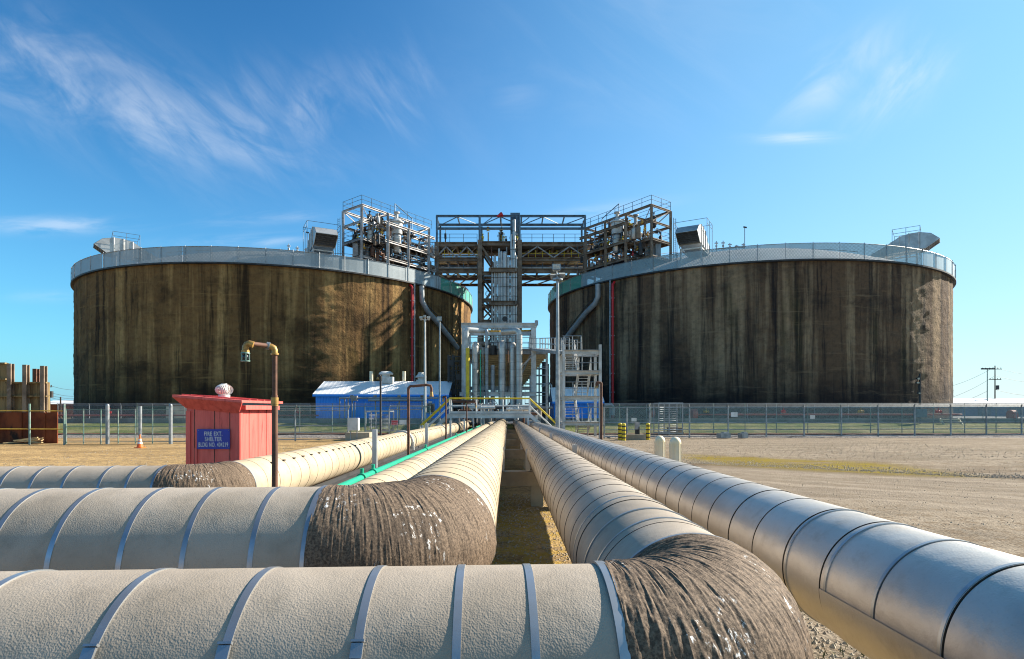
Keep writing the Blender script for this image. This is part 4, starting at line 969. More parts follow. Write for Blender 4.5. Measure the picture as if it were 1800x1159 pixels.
riser(844.5, 59.2, 615, .06, 'slim green riser beside the first fat riser', 'green_pipe', elbow=False, band=False)
riser(849, 59.2, 612, .05, 'slim grey conduit right of the green riser', 'galv', elbow=False, band=False)
riser(893, 59.9, 596, .05, 'slim dark conduit between the two middle risers', 'rust', elbow=False, band=False)
riser(822, 58.0, 612, .19, 'bright yellow painted vertical pipe beside the left rack post', 'yellow', elbow=False, band=False)
riser(866.5, 60.4, 607, .32, 'black duct stub hanging under the rack platform', 'black', elbow=False, band=False)
for ch in list(bpy.data.objects):
    if ch.get('label') == 'black duct stub hanging under the rack platform':
        for c in ch.children: bpy.data.objects.remove(c)
        b = MB(); b.tube((X(866.5,60.4),60.4,H(624,60.4)), (X(866.5,60.4),60.4,H(608,60.4)), .42, 20); b.build('duct', 'black', ch, smooth=True); ch['category'] = 'duct'; del ch['group']
# manifold valves and spools under and behind the walkway
t = thing('valve_manifold', (0,56,0), 'crowd of grey and white valves and spools behind the yellow railed walkway', 'manifold')
rnd = random.Random(44)
for k in range(34):
    x = rnd.uniform(-5.3,2.6); y = rnd.uniform(50,58); z = rnd.uniform(.6,3.1); b = MB(); valve(b, (x,y,z), rnd.uniform(.16,.3), rnd); b.tube((x,y,0), (x,y,z), rnd.uniform(.05,.14), 8)
    if k % 2: b.tube((x-1,y,z), (x+1.2,y,z), .12, 8)
    b.build('valve', rnd.choice(['white_steel','grey_steel','pale_steel','dark_steel','insul','rust']), t, smooth=True)
for k in range(9):
    x = -5.4+k*.95; b = MB(); b.ibeam((x,52,0), (x,52,rnd.uniform(1.8,3.0)), .2, .2, .04); b.build('stanchion', 'white_steel', t)
for z in (1.5,2.5): b = MB(); b.ibeam((-5.6,52,z), (2.7,52,z), .18, .22, .04); b.build('rail_beam', 'grey_steel', t)
# black ladder / cable tower left of the rack
t = thing('cable_tower', (X(800,61),61,0), 'black lattice cable tower against the left tank beside the rack', 'tower')
xa, xb = X(788,61), X(811,61)
for x in (xa, (xa+xb)/2-.2, xb):
    for y in (61,62.4): b = MB(); b.beam((x,y,0), (x,y,H(624,61)), .16); b.build('post', 'black', t)
for k in range(15):
    z = .8+k*.5; b = MB(); b.beam((xa,61,z), (xb,61,z), .08); b.beam((xa,62.4,z), (xb,61,z), .06)
    if k % 3 == 0: b.box(((xa+xb)/2+rnd.uniform(-.4,.4),61,z+.3), (.5,.4,.6))
    b.build('rung', 'black', t)
b = MB()
for k in range(7): x = xa+.2+k*.17; b.tube((x,60.9,.3), (x,60.9,H(624,61)-rnd.uniform(0,2)), .045, 6)
b.build('cable_bundle', 'black', t)

# ================================================================== WALKWAY OVER THE PIPES
WZ = 40.0; wx0, wx1 = X(790,WZ), X(931,WZ); wd = H(728,WZ)
t = thing('crossover_walkway', ((wx0+wx1)/2,WZ,0), 'white crossover walkway with yellow handrails over the pipes', 'walkway')
b = MB(); b.box(((wx0+wx1)/2,WZ+.5,wd+.02), (wx1-wx0,1.0,.05)); b.build('deck', 'grey_steel', t)
for y in (WZ,WZ+1.0): 
    b = MB(); b.ibeam((wx0-.05,y-.001,wd-.14), (wx1+.05,y-.001,wd-.14), .12, .26, .03); b.box(((wx0+wx1)/2,y,wd+.12), (wx1-wx0,.03,.14)); b.build('deck_beam', 'white_steel', t)
    b = MB(); b.tube((wx0,y,wd+1.08), (wx1,y,wd+1.08), .045, 8); b.build('top_rail', 'yellow', t)
    b = MB(); b.tube((wx0,y,wd+.58), (wx1,y,wd+.58), .035, 8); b.build('mid_rail', 'white', t)
    for k in range(4): x = wx0+(wx1-wx0)*k/3; b = MB(); b.tube((x,y,wd), (x,y,wd+1.06), .04, 8); b.build('rail_post', 'white', t)
for sx, xe in ((-1,wx0),(1,wx1)):
    xf = xe+sx*2.0
    for y in (WZ,WZ+1.0):
        b = MB(); b.beam((xe,y,wd-.05), (xf,y,.05), .05, .24); b.build('stair_stringer', 'white_steel', t)
        b = MB(); b.tube((xe,y,wd+1.08), (xf,y,1.1), .045, 8); b.build('stair_rail', 'yellow', t)
        b = MB(); b.tube((xe,y,wd+.58), (xf,y,.6), .035, 8); b.tube((xf,y,0), (xf,y,1.1), .04, 8); b.build('stair_midrail', 'white', t)
    b = MB()
    for k in range(8): f_ = (k+.5)/8; b.box((xe+(xf-xe)*f_,WZ+.5,wd*(1-f_)), (.25,.92,.04))
    b.build('tread', 'grey_steel', t)
for x in (wx0+.1,wx1-.1):
    for y in (WZ,WZ+1.0): b = MB(); b.beam((x,y,0), (x,y,wd-.28), .12); b.build('leg', 'white_steel', t)

# ================================================================== STAIR TOWER (right)
SZ = 44.0; sx0, sx1 = X(991,SZ), X(1055,SZ); sy1 = SZ+2.6
t = thing('stair_tower', ((sx0+sx1)/2,SZ+1.3,0), 'grey steel stair tower with zigzag flights in front of the right tank', 'stair tower')
tops = H(606,SZ)
for x in (sx0,sx1):
    for y in (SZ,sy1): b = MB(); b.ibeam((x,y,0), (x,y,tops if y == SZ else tops-.6), .2, .22, .035); b.build('column', 'white_steel', t)
levels = [H(p,SZ) for p in (745,700,655,619)]
for i, z in enumerate(levels):
    for y in (SZ,sy1): b = MB(); b.ibeam((sx0,y,z), (sx1,y,z), .14, .26, .03); b.build('landing_beam', 'white_steel', t)
    for x in (sx0,sx1): b = MB(); b.ibeam((x,SZ,z+.02), (x,sy1,z+.02), .14, .24, .03); b.build('landing_beam', 'white_steel', t)
    b = MB(); xa, xb = (sx0,sx0+.9) if i % 2 else (sx1-.9,sx1); b.box(((xa+xb)/2,SZ+1.3,z+.14), (xb-xa,2.5,.04)); b.build('landing', 'grey_steel', t)
    b = MB(); b.box(((sx0+sx1)/2, SZ+.1,z+.14), (sx1-sx0,.6,.035)); b.build('landing', 'grey_steel', t)
    b = MB()
    for (p, q) in (((sx0,SZ),(sx1,SZ)),):
        for h in (.6,1.08): b.tube((*p,z+.14+h), (*q,z+.14+h), .028, 6)
        for k in range(1,4): x = p[0]+(q[0]-p[0])*k/4; b.tube((x,SZ,z+.1), (x,SZ,z+1.22), .028, 6)
    if i < 3: b.build('guard_rail', 'galv', t)
    else:
        b = MB(); 
        for yy_ in (SZ, sy1):
            b = MB()
            for h in (.6,1.08): b.tube((sx0-.1,yy_,z+.14+h), (sx0+1.35,yy_,z+.14+h), .03, 6)
            for k in range(3): b.tube((sx0+k*.65,yy_,z), (sx0+k*.65,yy_,z+1.22), .03, 6)
            b.build('guard_rail', 'galv', t)
        b = MB(); b.tube((sx0+1.35,SZ,z+1.22), (sx0+1.7,SZ+2.2,z-.9), .03, 6); b.build('guard_rail', 'galv', t)
    if True:
        zb = 0 if i == 0 else levels[i-1]+.14; zt_ = z+.14; xc_ = X(1029,SZ) if i % 2 == 0 else X(1004.5,SZ)
        ya, yb_ = (SZ+.35, SZ+2.4) if i % 2 else (SZ+2.4, SZ+.35); b = MB()
        for s in (-.44,.44): b.beam((xc_+s,ya,zb), (xc_+s,yb_,zt_), .06, .22)
        n = 9
        for k in range(n): f_ = (k+.5)/n; b.box((xc_,ya+(yb_-ya)*f_,zb+(zt_-zb)*f_), (.84,.26,.04))
        b.build('stair_flight', 'white_steel', t)
        for s in (-.46,.46):
            b = MB()
            for h in (.55,1.02): b.tube((xc_+s,ya,zb+h), (xc_+s,yb_,zt_+h), .03, 6)
            b.tube((xc_+s,ya,zb), (xc_+s,ya,zb+1.02), .03, 6); b.tube((xc_+s,yb_,zt_), (xc_+s,yb_,zt_+1.02), .03, 6)
            b.build('stair_rail', 'white_steel', t)
# catwalk from the stair tower to the rack
t = thing('catwalk', (X(965,47),47,levels[3]), 'railed grey catwalk leading from the stair tower towards the white rack', 'catwalk')
A0, A1 = Vector((sx0,sy1-1.2,levels[3]+.1)), Vector((PX1+.2,PZ+.8,zp+.2))
b = MB(); b.beam(A0, A1, 1.1, .25); b.build('deck', 'grey_steel', t)
for s in (-.55,.55):
    b = MB(); n = 9; sd = Vector((s,0,0))
    for k in range(n+1): p = A0.lerp(A1, k/n)+sd; b.tube(p, p+Vector((0,0,1.15)), .028, 6)
    for h in (.62,1.15): b.tube(A0+sd+Vector((0,0,h)), A1+sd+Vector((0,0,h)), .028, 6)
    b.build('guard_rail', 'galv', t)
b = MB(); m_ = A0.lerp(A1,.5); b.ibeam((m_.x,m_.y,0), (m_.x,m_.y,m_.z-.1), .2, .2, .03); b.build('support_post', 'galv', t)
# small service platform between the rack and the right tank
t = thing('service_ladder', (X(955,70),70,0), 'dark ladder tower with railed platforms behind the rack, left of the right tank', 'ladder tower')
xa = X(955,70); 
for dx in (-.5,.6): b = MB(); b.beam((xa+dx,70,0), (xa+dx,70,H(640,70)), .16); b.build('post', 'dark_steel', t)
for py in (710,690,675,660,648):
    b = MB(); z = H(py,70); b.box((xa-.8,70.4,z), (2.8,1.4,.12)); b.tube((xa-2.2,69.8,z+1), (xa+.6,69.8,z+1), .035, 5); b.tube((xa-2.2,69.8,z), (xa-2.2,69.8,z+1), .035, 5); b.tube((xa-.8,69.8,z), (xa-.8,69.8,z+1), .035, 5); b.build('platform', 'grey_steel', t)
b = MB(); b.tube((xa+.1,70.2,0), (xa+.1,70.2,H(636,70)), .25, 10); b.build('duct', 'dark_steel', t, smooth=True)
b = MB(); p0 = [W(952,680,64),W(966,674,64),W(969,678,64),W(969,706,64)]; b.sweep(p0, .12, 8); o = b.build('vent_pipe', 'galv', smooth=True); tag(o, 'bent galvanised vent pipe between the rack and the right tank', 'pipe')
# ================================================================== RED SHELTER
z0 = 12.0; xl, xr = X(328,z0), X(421,z0); yb = 13.75; zl_, zr_ = 2.33, 2.24
t = thing('fire_extinguisher_shelter', ((xl+xr)/2, (z0+yb)/2, 0), 'small red wooden shelter with a blue lettered sign beside the left pipe', 'shelter')
b = MB(); b.hexa([(xl,z0,.05),(xr,z0,.05),(xr,yb,.05),(xl,yb,.05),(xl,z0,zl_),(xr,z0,zr_),(xr,yb,zr_),(xl,yb,zl_)])
wob = b.build('wall', 'shed_red', t)
b = MB()
for px in (342,377,404): x = X(px,z0); b.box((x,z0-.0,1.15), (.012,.012,2.1))
for k in range(1,4): b.box((xr,z0+(yb-z0)*k/4,1.15), (.012,.012,2.1))
b.build('board_joint', 'seam', t)
for c_, s_ in (((xl+.04,z0-.012,1.1),(.09,.02,2.14)),((xr-.03,z0-.012,1.1),(.09,.02,2.14)),((xl+.2,z0-.01,.95),(.05,.018,.9)),((xr+.012,z0+.05,1.12),(.02,.1,2.16)),((xr+.012,yb-.05,1.12),(.02,.1,2.16))):
    b = MB(); b.box(c_, s_); b.build('corner_trim', 'shed_red', t)
def rz_(x): return 2.50+(2.385-2.50)*(x-(xl-.16))/((xr+.2)-(xl-.16))
xa, xb, ya, yc = xl-.16, xr+.16, z0-.24, yb+.12
b = MB(); b.hexa([(xa,ya,rz_(xa)-.05),(xb,ya,rz_(xb)-.05),(xb,yc,rz_(xb)-.05),(xa,yc,rz_(xa)-.05),(xa,ya,rz_(xa)),(xb,ya,rz_(xb)),(xb,yc,rz_(xb)),(xa,yc,rz_(xa))]); 
for k in range(1,6): yy = ya+(yc-ya)*k/6; b.beam((xa,yy,rz_(xa)+.012), (xb+.005,yy,rz_(xb)+.012), .025, .025)
rf_ = b.build('roof', 'shed_red', t)
b = MB(); b.hexa([(xl,z0-.035,zl_-.1),(xr,z0-.035,zr_-.12),(xr,z0-.004,zr_-.12),(xl,z0-.004,zl_-.1),(xa+.002,ya+.004,rz_(xa)-.052),(xb-.002,ya+.004,rz_(xb)-.052),(xb-.002,ya+.04,rz_(xb)-.052),(xa+.002,ya+.04,rz_(xa)-.052)])
b.box((xr+.07,(z0+yb)/2,2.24), (.12,yb-z0,.09)); b.build('fascia', 'shed_red', t)
sx_, sy_ = X(375.5,z0-.03), z0-.035; b = MB(); b.box((sx_,sy_,H(772,z0)), (X(404.5,z0)-X(347,z0),.012,35/F*z0)); sg = b.build('sign', 'sign_blue', t)
for i, (tx, py) in enumerate((('FIRE EXT.',763),('SHELTER',772.3),('BLDG NO. 404219',782))):
    lettering(tx, .125, (sx_, sy_-.009, H(py,z0)), 'white', sg, xs=[.66,.66,.56][i], bold=.0012, ext=.001, spacing=1.12)
b = MB()
for dx in (-.31,.31):
    for dz_ in (-.18,.18): b.sphere((sx_+dx,sy_-.008,H(772,z0)+dz_), .008, 8, 6)
b.build('screws', 'galv', sg)
# turbine vent
vx, vy, vz = X(394,12.7), 12.7, 2.43
b = MB(); b.tube((vx,vy,vz), (vx,vy,vz+.09), .12, 20); vt = b.build('vent_collar', 'white_steel', t, smooth=True)
b = MB()
for k in range(26):
    a = 2*PI*k/26; pts = []
    for j in range(9):
        p_ = -PI/2+PI*j/8; rr = .15*math.cos(p_)*1.05+.02; pts.append(Vector((vx+math.cos(a+.25*math.sin(p_))*rr, vy+math.sin(a+.25*math.sin(p_))*rr, vz+.2+.125*math.sin(p_))))
    for p_, q_ in zip(pts[:-1], pts[1:]): 
        tn = Vector((-math.sin(a+.6), math.cos(a+.6), 0))*.012; b.add([p_-tn,p_+tn,q_+tn,q_-tn], [(0,1,2,3)])
b.sphere((vx,vy,vz+.2), .085, 14, 8, (1,1,1.2)); b.tube((vx,vy,vz+.32), (vx,vy,vz+.335), .06, 16); b.build('turbine', 'white_steel', vt)

# ================================================================== RUSTY SPRAY POLES
def pole_parts(t, base, top, r, mat='rust'):
    b = MB(); b.tube(base, top, r, 14); b.build('pole', mat, t, smooth=True)
p = 6.8; x = X(483,p); zt = H(618,p)
t = thing('spray_pole', (x,p,.0), 'tall rusty standpipe with an ochre elbow and glass nozzle, nearest the camera', 'standpipe', 'rusty standpipes along the pipelines')
pole_parts(t, (x,p,0), (x,p,H(695,p)), .034); b = MB(); b.tube((x,p,H(700,p)), (x,p,zt-.0), .028, 14); b.build('upper_pole', 'rust', t, smooth=True)
b = MB(); b.tube((x,p,H(711,p)), (x,p,H(699,p)), .043, 14); b.tube((x,p,H(714,p)), (x,p,H(711,p)), .038, 14); b.build('coupling', 'brass', t, smooth=True)
e = Vector((x,p,H(611,p))); a_end = W(437,604,p-.25)
b = MB(); b.sweep([(x,p,H(623,p)),(x,p,H(616,p)),(x-.01,p,H(612,p)),(x-.035,p-.01,H(609.8,p)),(x-.07,p-.02,H(608.5,p))], .034, 14); b.lathe((x,p,H(624,p)), (0,0,1), [(0,.03),(0,.046),(.02,.046),(.02,.03)], 14); b.build('elbow', 'brass', t, smooth=True)
b = MB(); b.tube((x-.06,p-.02,H(608.8,p)), a_end, .027, 14); b.build('arm', 'rust', t, smooth=True)
b = MB(); b.tube((x-.05,p-.02,H(609.2,p)), (x-.085,p-.03,H(608,p)), .044, 14); b.build('flange', 'galv', t, smooth=True)
b = MB(); c = a_end; b.sweep([c+Vector((.05,.01,-.012)), c+Vector((.01,0,0)), c+Vector((-.02,0,-.012)), c+Vector((-.035,0,-.04)), c+Vector((-.036,0,-.09))], .036, 16); b.tube(c+Vector((-.036,0,-.08)), c+Vector((-.036,0,-.1)), .046, 8); b.build('hook_elbow', 'brass', t, smooth=True)
b = MB(); c2 = c+Vector((-.036,0,-.145)); b.lathe(c2+Vector((0,0,-.06)), (0,0,1), [(0,.03),(0,.048),(.014,.05),(.014,.04)], 16); b.lathe(c2+Vector((0,0,.03)), (0,0,1), [(0,.04),(0,.05),(.014,.046),(.014,.028)], 16)
for k in range(6): a_ = k*PI/3; b.tube(c2+Vector((math.cos(a_)*.045,math.sin(a_)*.045,-.05)), c2+Vector((math.cos(a_)*.045,math.sin(a_)*.045,.035)), .005, 6)

b.build('nozzle_cage', 'green_steel', t, smooth=True)
b = MB(); b.sphere(c2+Vector((0,0,-.01)), .036, 12, 8); b.build('glass_bulb', 'glass', t, smooth=True)
def small_pole(px, z, py_top, arm_px, lb, drop=10, r=.035, base_z=.85, mat='rust', py_arm=None):
    x = X(px,z); t = thing('spray_pole', (x,z,base_z), lb, 'standpipe', 'rusty standpipes along the pipelines'); zt = H(py_top,z)
    pole_parts(t, (x,z,base_z), (x,z,zt-.05), r, mat)
    b = MB(); xe = X(arm_px,z); s = 1 if xe > x else -1
    b.sweep([(x,z,zt-.1),(x,z,zt-.05),(x+s*.05,z,zt),(x+s*.12,z,zt),(xe-s*.1,z,zt+.03),(xe,z,zt+.01),(xe+s*.02,z,zt-.06),(xe+s*.02,z,zt-drop/F*z)], r*.95, 10); b.build('arm', mat, t, smooth=True)
    b = MB(); b.tube((xe+s*.02,z,zt-drop/F*z-.12), (xe+s*.02,z,zt-drop/F*z), r*1.5, 10, r2=r); b.build('nozzle', 'brass', t, smooth=True)
    return t
small_pole(718, 14.6, 679, 757, 'rusty standpipe with a long arm to the right, beside the green pipe')
small_pole(784, 23.2, 698, 780, 'thin rusty standpipe without an arm in front of the walkway stair', 3, .035)
small_pole(820.5, 33, 709, 836, 'short thin rusty standpipe close to the walkway', 4, .035)
small_pole(669, 30, 660, 665, 'dark thin standpipe rising in front of the blue building roof', 3, .05, 0, 'dark_steel')
small_pole(1057, 41, 673, 1049, 'dark brown standpipe with pale hooked arm beside the stair tower', 6, .09, 0, 'rust')

# ================================================================== DOMED POSTS, BOLLARDS, CONE
def domed(px, z, py, d, lb):
    x = X(px,z); t = thing('bollard', (x,z,0), lb, 'bollard', 'cream domed bollards'); r = d/2; h = H(py,z)
    prof = [(0,r),(h-r*1.1,r)]+[(h-r*1.1+r*1.1*math.sin(PI/2*k/8), max(r*math.cos(PI/2*k/8),.001)) for k in range(1,9)]
    b = MB(); b.lathe((x,z,0), (0,0,1), prof, 32); b.build('sleeve', 'cream', t, smooth=True)
    b = MB()
    for k in range(10): a = 2*PI*k/10; b.beam((x+math.cos(a)*r,z+math.sin(a)*r,.02), (x+math.cos(a)*r,z+math.sin(a)*r,h-r*1.15), .02)
    b.build('ribs', 'cream', t)
domed(1160, 19, 766, .335, 'cream domed bollard behind the silver pipe, left of the pair')
domed(1187, 17.2, 768, .34, 'cream domed bollard behind the silver pipe, right and nearer of the pair')
def ybollard(px, z, lb, h=1.15):
    x = X(px,z); t = thing('warning_bollard', (x,z,0), lb, 'bollard', 'yellow and black bollards')
    b = MB(); b.tube((x,z,0), (x,z,h), .15, 14); b.sphere((x,z,h), .15, 14, 8, (1,1,.5)); b.build('post', 'yellow', t, smooth=True)
    for k in range(4): b = MB(); b.tube((x,z,.15+k*.27), (x,z,.24+k*.27), .154, 14); b.build('band', 'black', t, smooth=True)
ybollard(1090, 42, 'yellow and black bollard left of the small pit, far left of three')
ybollard(1096.5, 41, 'yellow and black bollard close to the pit edge, middle of three')
ybollard(1139, 42, 'yellow and black bollard right of the small pit, by the fence')
t = thing('traffic_cone', (X(246,33),33,0), 'orange and white traffic cone before the left fence gate', 'traffic cone')
cx = X(246,33)
b = MB(); b.box((cx,33,.03), (.42,.42,.05)); b.build('base', 'orange', t)
b = MB(); b.lathe((cx,33,.05), (0,0,1), [(0,.17),(.2,.13),(.2001,.131),(.32,.105),(.38,.095),(.48,.07),(.72,.03),(.72,.001)], 20, mats=[0,0,1,0,1,0,0]); b.build('body', ['orange','white'], t, smooth=True)

# ================================================================== FENCES
def fence(pts, h, spacing, label, mat_post='galv', mesh='chain', knee=0.4, base=0.0, mid=True, group=None, kdir=-1, r=.04, rails=True, name='chain_link_fence', kx=.0):
    P = [Vector(p) for p in pts]; t = thing(name, P[0], label, 'fence', group); tot = 0; b = MB(); rail = MB(); wire = MB(); 
    for a_, c_ in zip(P[:-1], P[1:]):
        Ln = (c_-a_).length; n = max(1, round(Ln/spacing)); dirn = (c_-a_).normalized(); nrm = Vector((dirn.y,-dirn.x,0))
        A, C = a_+Vector((0,0,base)), c_+Vector((0,0,base))
        b.uvquad([A+Vector((0,0,.04)), C+Vector((0,0,.04)), C+Vector((0,0,h-.03)), A+Vector((0,0,h-.03))], [(tot,0),(tot+Ln,0),(tot+Ln,h),(tot,h)])
        for hz in [h]+([h*.5, h*.27] if mid else [])+[.12]: rail.tube(A+Vector((0,0,hz)), C+Vector((0,0,hz)), r*.62, 6)
        for k in range(n+1):
            if k == n and c_ is not P[-1]: continue
            c = A.lerp(C, k/n); q = MB(); q.tube(c-Vector((0,0,base+.05)), c+Vector((0,0,h+.04)), r, 8)
            if knee: q.beam(c+Vector((0,0,h)), c+Vector((kx,0,h))+nrm*knee*.5+Vector((0,0,knee)), r*1.1)
            q.build('post', mat_post, t, smooth=True)
        if knee:
            for f_ in (.35,.65,.95): o_ = nrm*knee*.5*f_+Vector((kx*f_,0,h+knee*f_)); wire.tube(A+o_, C+o_, .012, 4)
        tot += Ln
    b.build('chain_link', mesh, t); rail.build('rails', mat_post, t, smooth=True)
    if knee: wire.build('barbed_wire', 'wire', t)
    return t
FG = 'chain link fences round the tank yard'
fence([(X(1142,44.6),44.6,0),(X(1212,45),45,0),(X(1800,47.5)+9,48.2,0)], 2.33, 3.02, 'grey chain link fence with bent barbed tops in front of the right tank', r=.06, group=FG, kx=-.12, knee=.3)
fence([(X(1062,44.3),44.3,0),(X(1142,44.55),44.55,0)], 2.35, 2.35, 'short chain link fence panels between the stair tower and the right turnstile', r=.06, group=FG, knee=.0)
fence([(X(300,37.6),37.6,0),(X(420,39),39,0),(X(612,41.5),41.5,0)], 2.15, 3.1, 'chain link fence behind the red shelter, reaching to the grey control box', r=.05, group=FG, kx=.1, knee=.35)
fence([(X(684,43.4),43.4,0),(X(742,44),44,0)], 2.2, 2.5, 'short chain link fence with the exit sign, right of the left turnstile', r=.05, group=FG, kx=.1, knee=.3)
fence([(X(116,37),37,0),(X(298,37.6),37.6,0)], 2.2, 1.12, 'chain link gate panels at the far left beyond the traffic cone', 'green_steel', r=.035, group=FG, knee=.0)
for px, lb in ((189,'fat galvanised gate post left of the traffic cone'),(300,'fat galvanised gate post between the traffic cone and the red shelter')):
    b = MB(); b.tube((X(px,36.9),36.9,0), (X(px,36.9),36.9,2.45), .11, 12); b.sphere((X(px,36.9),36.9,2.45), .11, 12, 6)
    o = b.build('gate_post', 'galv', smooth=True); tag(o, lb, 'gate post', 'fat gate posts of the left fence gate')
b = MB(); gx = X(246.5,36.7); b.tube((gx,36.7,.5), (gx,36.7,2.4), .1, 12); b.tube((gx,36.7,0), (gx,36.7,.6), .05, 8); o = b.build('sleeve_post', 'galv', smooth=True); tag(o, 'grey sleeve post standing right behind the traffic cone', 'gate post')
fence([(-32,49.5,0),(-7,49.5,0)], 2.3, 2.75, 'inner green post fence on the grass bank before the left tank', 'green_steel', 'chain_green', base=.16, r=.035, group=FG, knee=.28, kx=.1)
fence([(6.5,49.5,0),(52,49.5,0)], 2.3, 2.75, 'inner green post fence on the grass bank before the right tank', 'green_steel', 'chain_green', base=.16, r=.035, group=FG, knee=.28, kx=-.1)
fence([(-45,57.5,0),(-20,57.5,0)], 2.0, 3.2, 'farthest thin fence behind the dike wall on the left', 'galv', 'chain', base=.6, r=.03, group=FG, knee=.2, mid=False)
fence([(10,57.5,0),(60,57.5,0)], 2.0, 3.4, 'farthest thin fence behind the dike wall on the right', 'galv', 'chain', base=.6, r=.03, group=FG, knee=.2, mid=False)
# ochre rail fence at the far left
t = thing('rail_fence', (X(50,36),36,0), 'two ochre rails on green posts in front of the rusty sheet wall', 'fence')
for py in (722,754): b = MB(); b.tube((X(-60,36),36,H(py,36)), (X(112,36),36,H(py+.6,36)), .035, 8); b.build('rail', 'ochre', t, smooth=True)
for px in (-50,52,113): b = MB(); b.tube((X(px,36),36,0), (X(px,36),36,H(710,36)), .055, 10); b.build('post', 'green_steel', t, smooth=True)

# signs on the fences
def placard(px0, px1, py0, py1, z, lb, mat='white'):
    t = None; b = MB(); b.box(((X(px0,z)+X(px1,z))/2, z, (H(py0,z)+H(py1,z))/2), (X(px1,z)-X(px0,z), .02, (py1-py0)/F*z)); o = b.build('sign', mat); tag(o, lb, 'sign'); return o
sg2 = placard(688, 699.5, 739, 747.5, 43.2, 'small pink exit sign on the fence right of the left turnstile', 'sign_pink')
lettering('EXIT', .2, (X(693.7,43.2), 43.18, H(744.3,43.2)), 'red', sg2, xs=1.0, bold=.008, ext=.003)
for o_ in sg2.children: o_.location = Vector((0,-.02,.11))
b = MB(); b.box((0,0,0), (.44,.012,.08)); o_ = b.build('header_band', 'red', sg2); o_.location = Vector((0,-.014,.285)); 
for v in o_.data.vertices: v.co += Vector(sg2.location)
placard(702, 714, 738.5, 746.5, 43.2, 'blank grey placard right of the pink exit sign')
placard(1285, 1296.5, 725, 733, 45.0, 'blank white placard on the right fence, nearest the right turnstile')
placard(1424, 1432.5, 730, 736.5, 46.0, 'small pinkish placard on the right fence, farther right')
placard(1110, 1119, 735, 741, 44.3, 'small white placard on the fence above the small pit')
placard(438+158, 438+166, 0, 0.1, 44.0, 'x') if False else None

# turnstiles
def turnstile(px0, px1, pyt, pyb, z, lb, mat):
    xa, xb = X(px0,z), X(px1,z); zt, zb = H(pyt,z), max(H(pyb,z),0); t = thing('turnstile', ((xa+xb)/2,z+.8,zb), lb, 'turnstile')
    for x in (xa,xb,(xa+xb)/2-.1):
        for y in (z,z+1.6): b = MB(); b.beam((x,y,zb), (x,y,zt), .07); b.build('post', mat, t)
    b = MB()
    for y in (z,z+1.6): b.beam((xa,y,zt), (xb,y,zt), .1); b.beam((xa,y,zb+.1), (xb,y,zb+.1), .08)
    for x in (xa,xb): b.beam((x,z,zt-.02), (x,z+1.6,zt-.02), .1)
    b.build('frame', mat, t)
    for k in range(12): zz = zb+.2+k*(zt-zb-.35)/12; b = MB(); b.tube((xa+.15,z+.3,zz), (xb-.2,z+1.2,zz), .022, 6); b.tube((xa+.4,z+1.3,zz), (xb-.3,z+.3,zz), .022, 6); b.build('arm', mat, t)
    b = MB(); b.tube(((xa+xb)/2+.1,z+.8,zb), ((xa+xb)/2+.1,z+.8,zt), .06, 10); b.build('rotor', mat, t)
turnstile(643, 684, 723, 760, 43, 'full height steel turnstile in front of the blue building', 'galv')
turnstile(1158, 1200, 709, 764, 46.2, 'full height steel turnstile behind the right fence', 'grey_steel')
b = MB(); b.box((X(1187,48),48.3,.35), (1.0,.9,.7)); b.box((X(1187,48),47.6,.18), (1.0,.6,.36)); o = b.build('timber_steps', 'wood'); tag(o, 'short brown timber steps at the right turnstile', 'steps')
# control box on stand
z = 41; xc = X(621.5,z); t = thing('control_cabinet', (xc,z,0), 'grey steel control cabinet on legs beside the left turnstile', 'cabinet')
b = MB(); b.box((xc,z,(H(735,z)+H(757,z))/2), (.74,.45,.88)); b.box((xc,z-.23,(H(735,z)+H(757,z))/2), (.68,.02,.82)); b.build('box', 'white_steel', t)
for dx in (-.2,.25): b = MB(); b.beam((xc+dx,z,0), (xc+dx,z,H(757,z)), .07); b.build('leg', 'galv', t)
b = MB(); b.box((X(628,z),z+.6,.28), (1.7,1.2,.56)); o = b.build('plinth', 'concrete'); tag(o, 'low concrete plinth under the grey control cabinet', 'plinth')
# small pit between yellow bollards
t = thing('valve_pit', (X(1115,42),42,0), 'low concrete pit with a grey box post between yellow bollards', 'pit')
b = MB(); b.box((X(1115,42),42.2,.2), (1.5,1.1,.4)); b.build('curb', 'concrete', t)
b = MB(); b.box((X(1121,42),42.2,1.0), (.32,.25,.5)); b.build('box', 'pale_steel', t)
b = MB(); b.box((X(1121,42),42.25,.6), (.26,.2,.5)); b.build('pedestal', 'black', t)
for dx in (-.6,.35): b = MB(); b.tube((X(1115,42)+dx,42,.3), (X(1115,42)+dx,42,.95), .04, 8); b.build('stem', 'dark_steel', t)
for px, w, lb in ((1272,.9,'grey metal lump lying at the foot of the right fence'),(1306,.55,'pale box lying at the foot of the right fence')):
    b = MB(); b.box((X(px,44.2),44.2,.22), (w,.5,.36), .3); b.box((X(px,44.2)+.1,44.2,.44), (w*.6,.3,.1), .5); o = b.build('scrap_box', 'galv'); tag(o, lb, 'box')

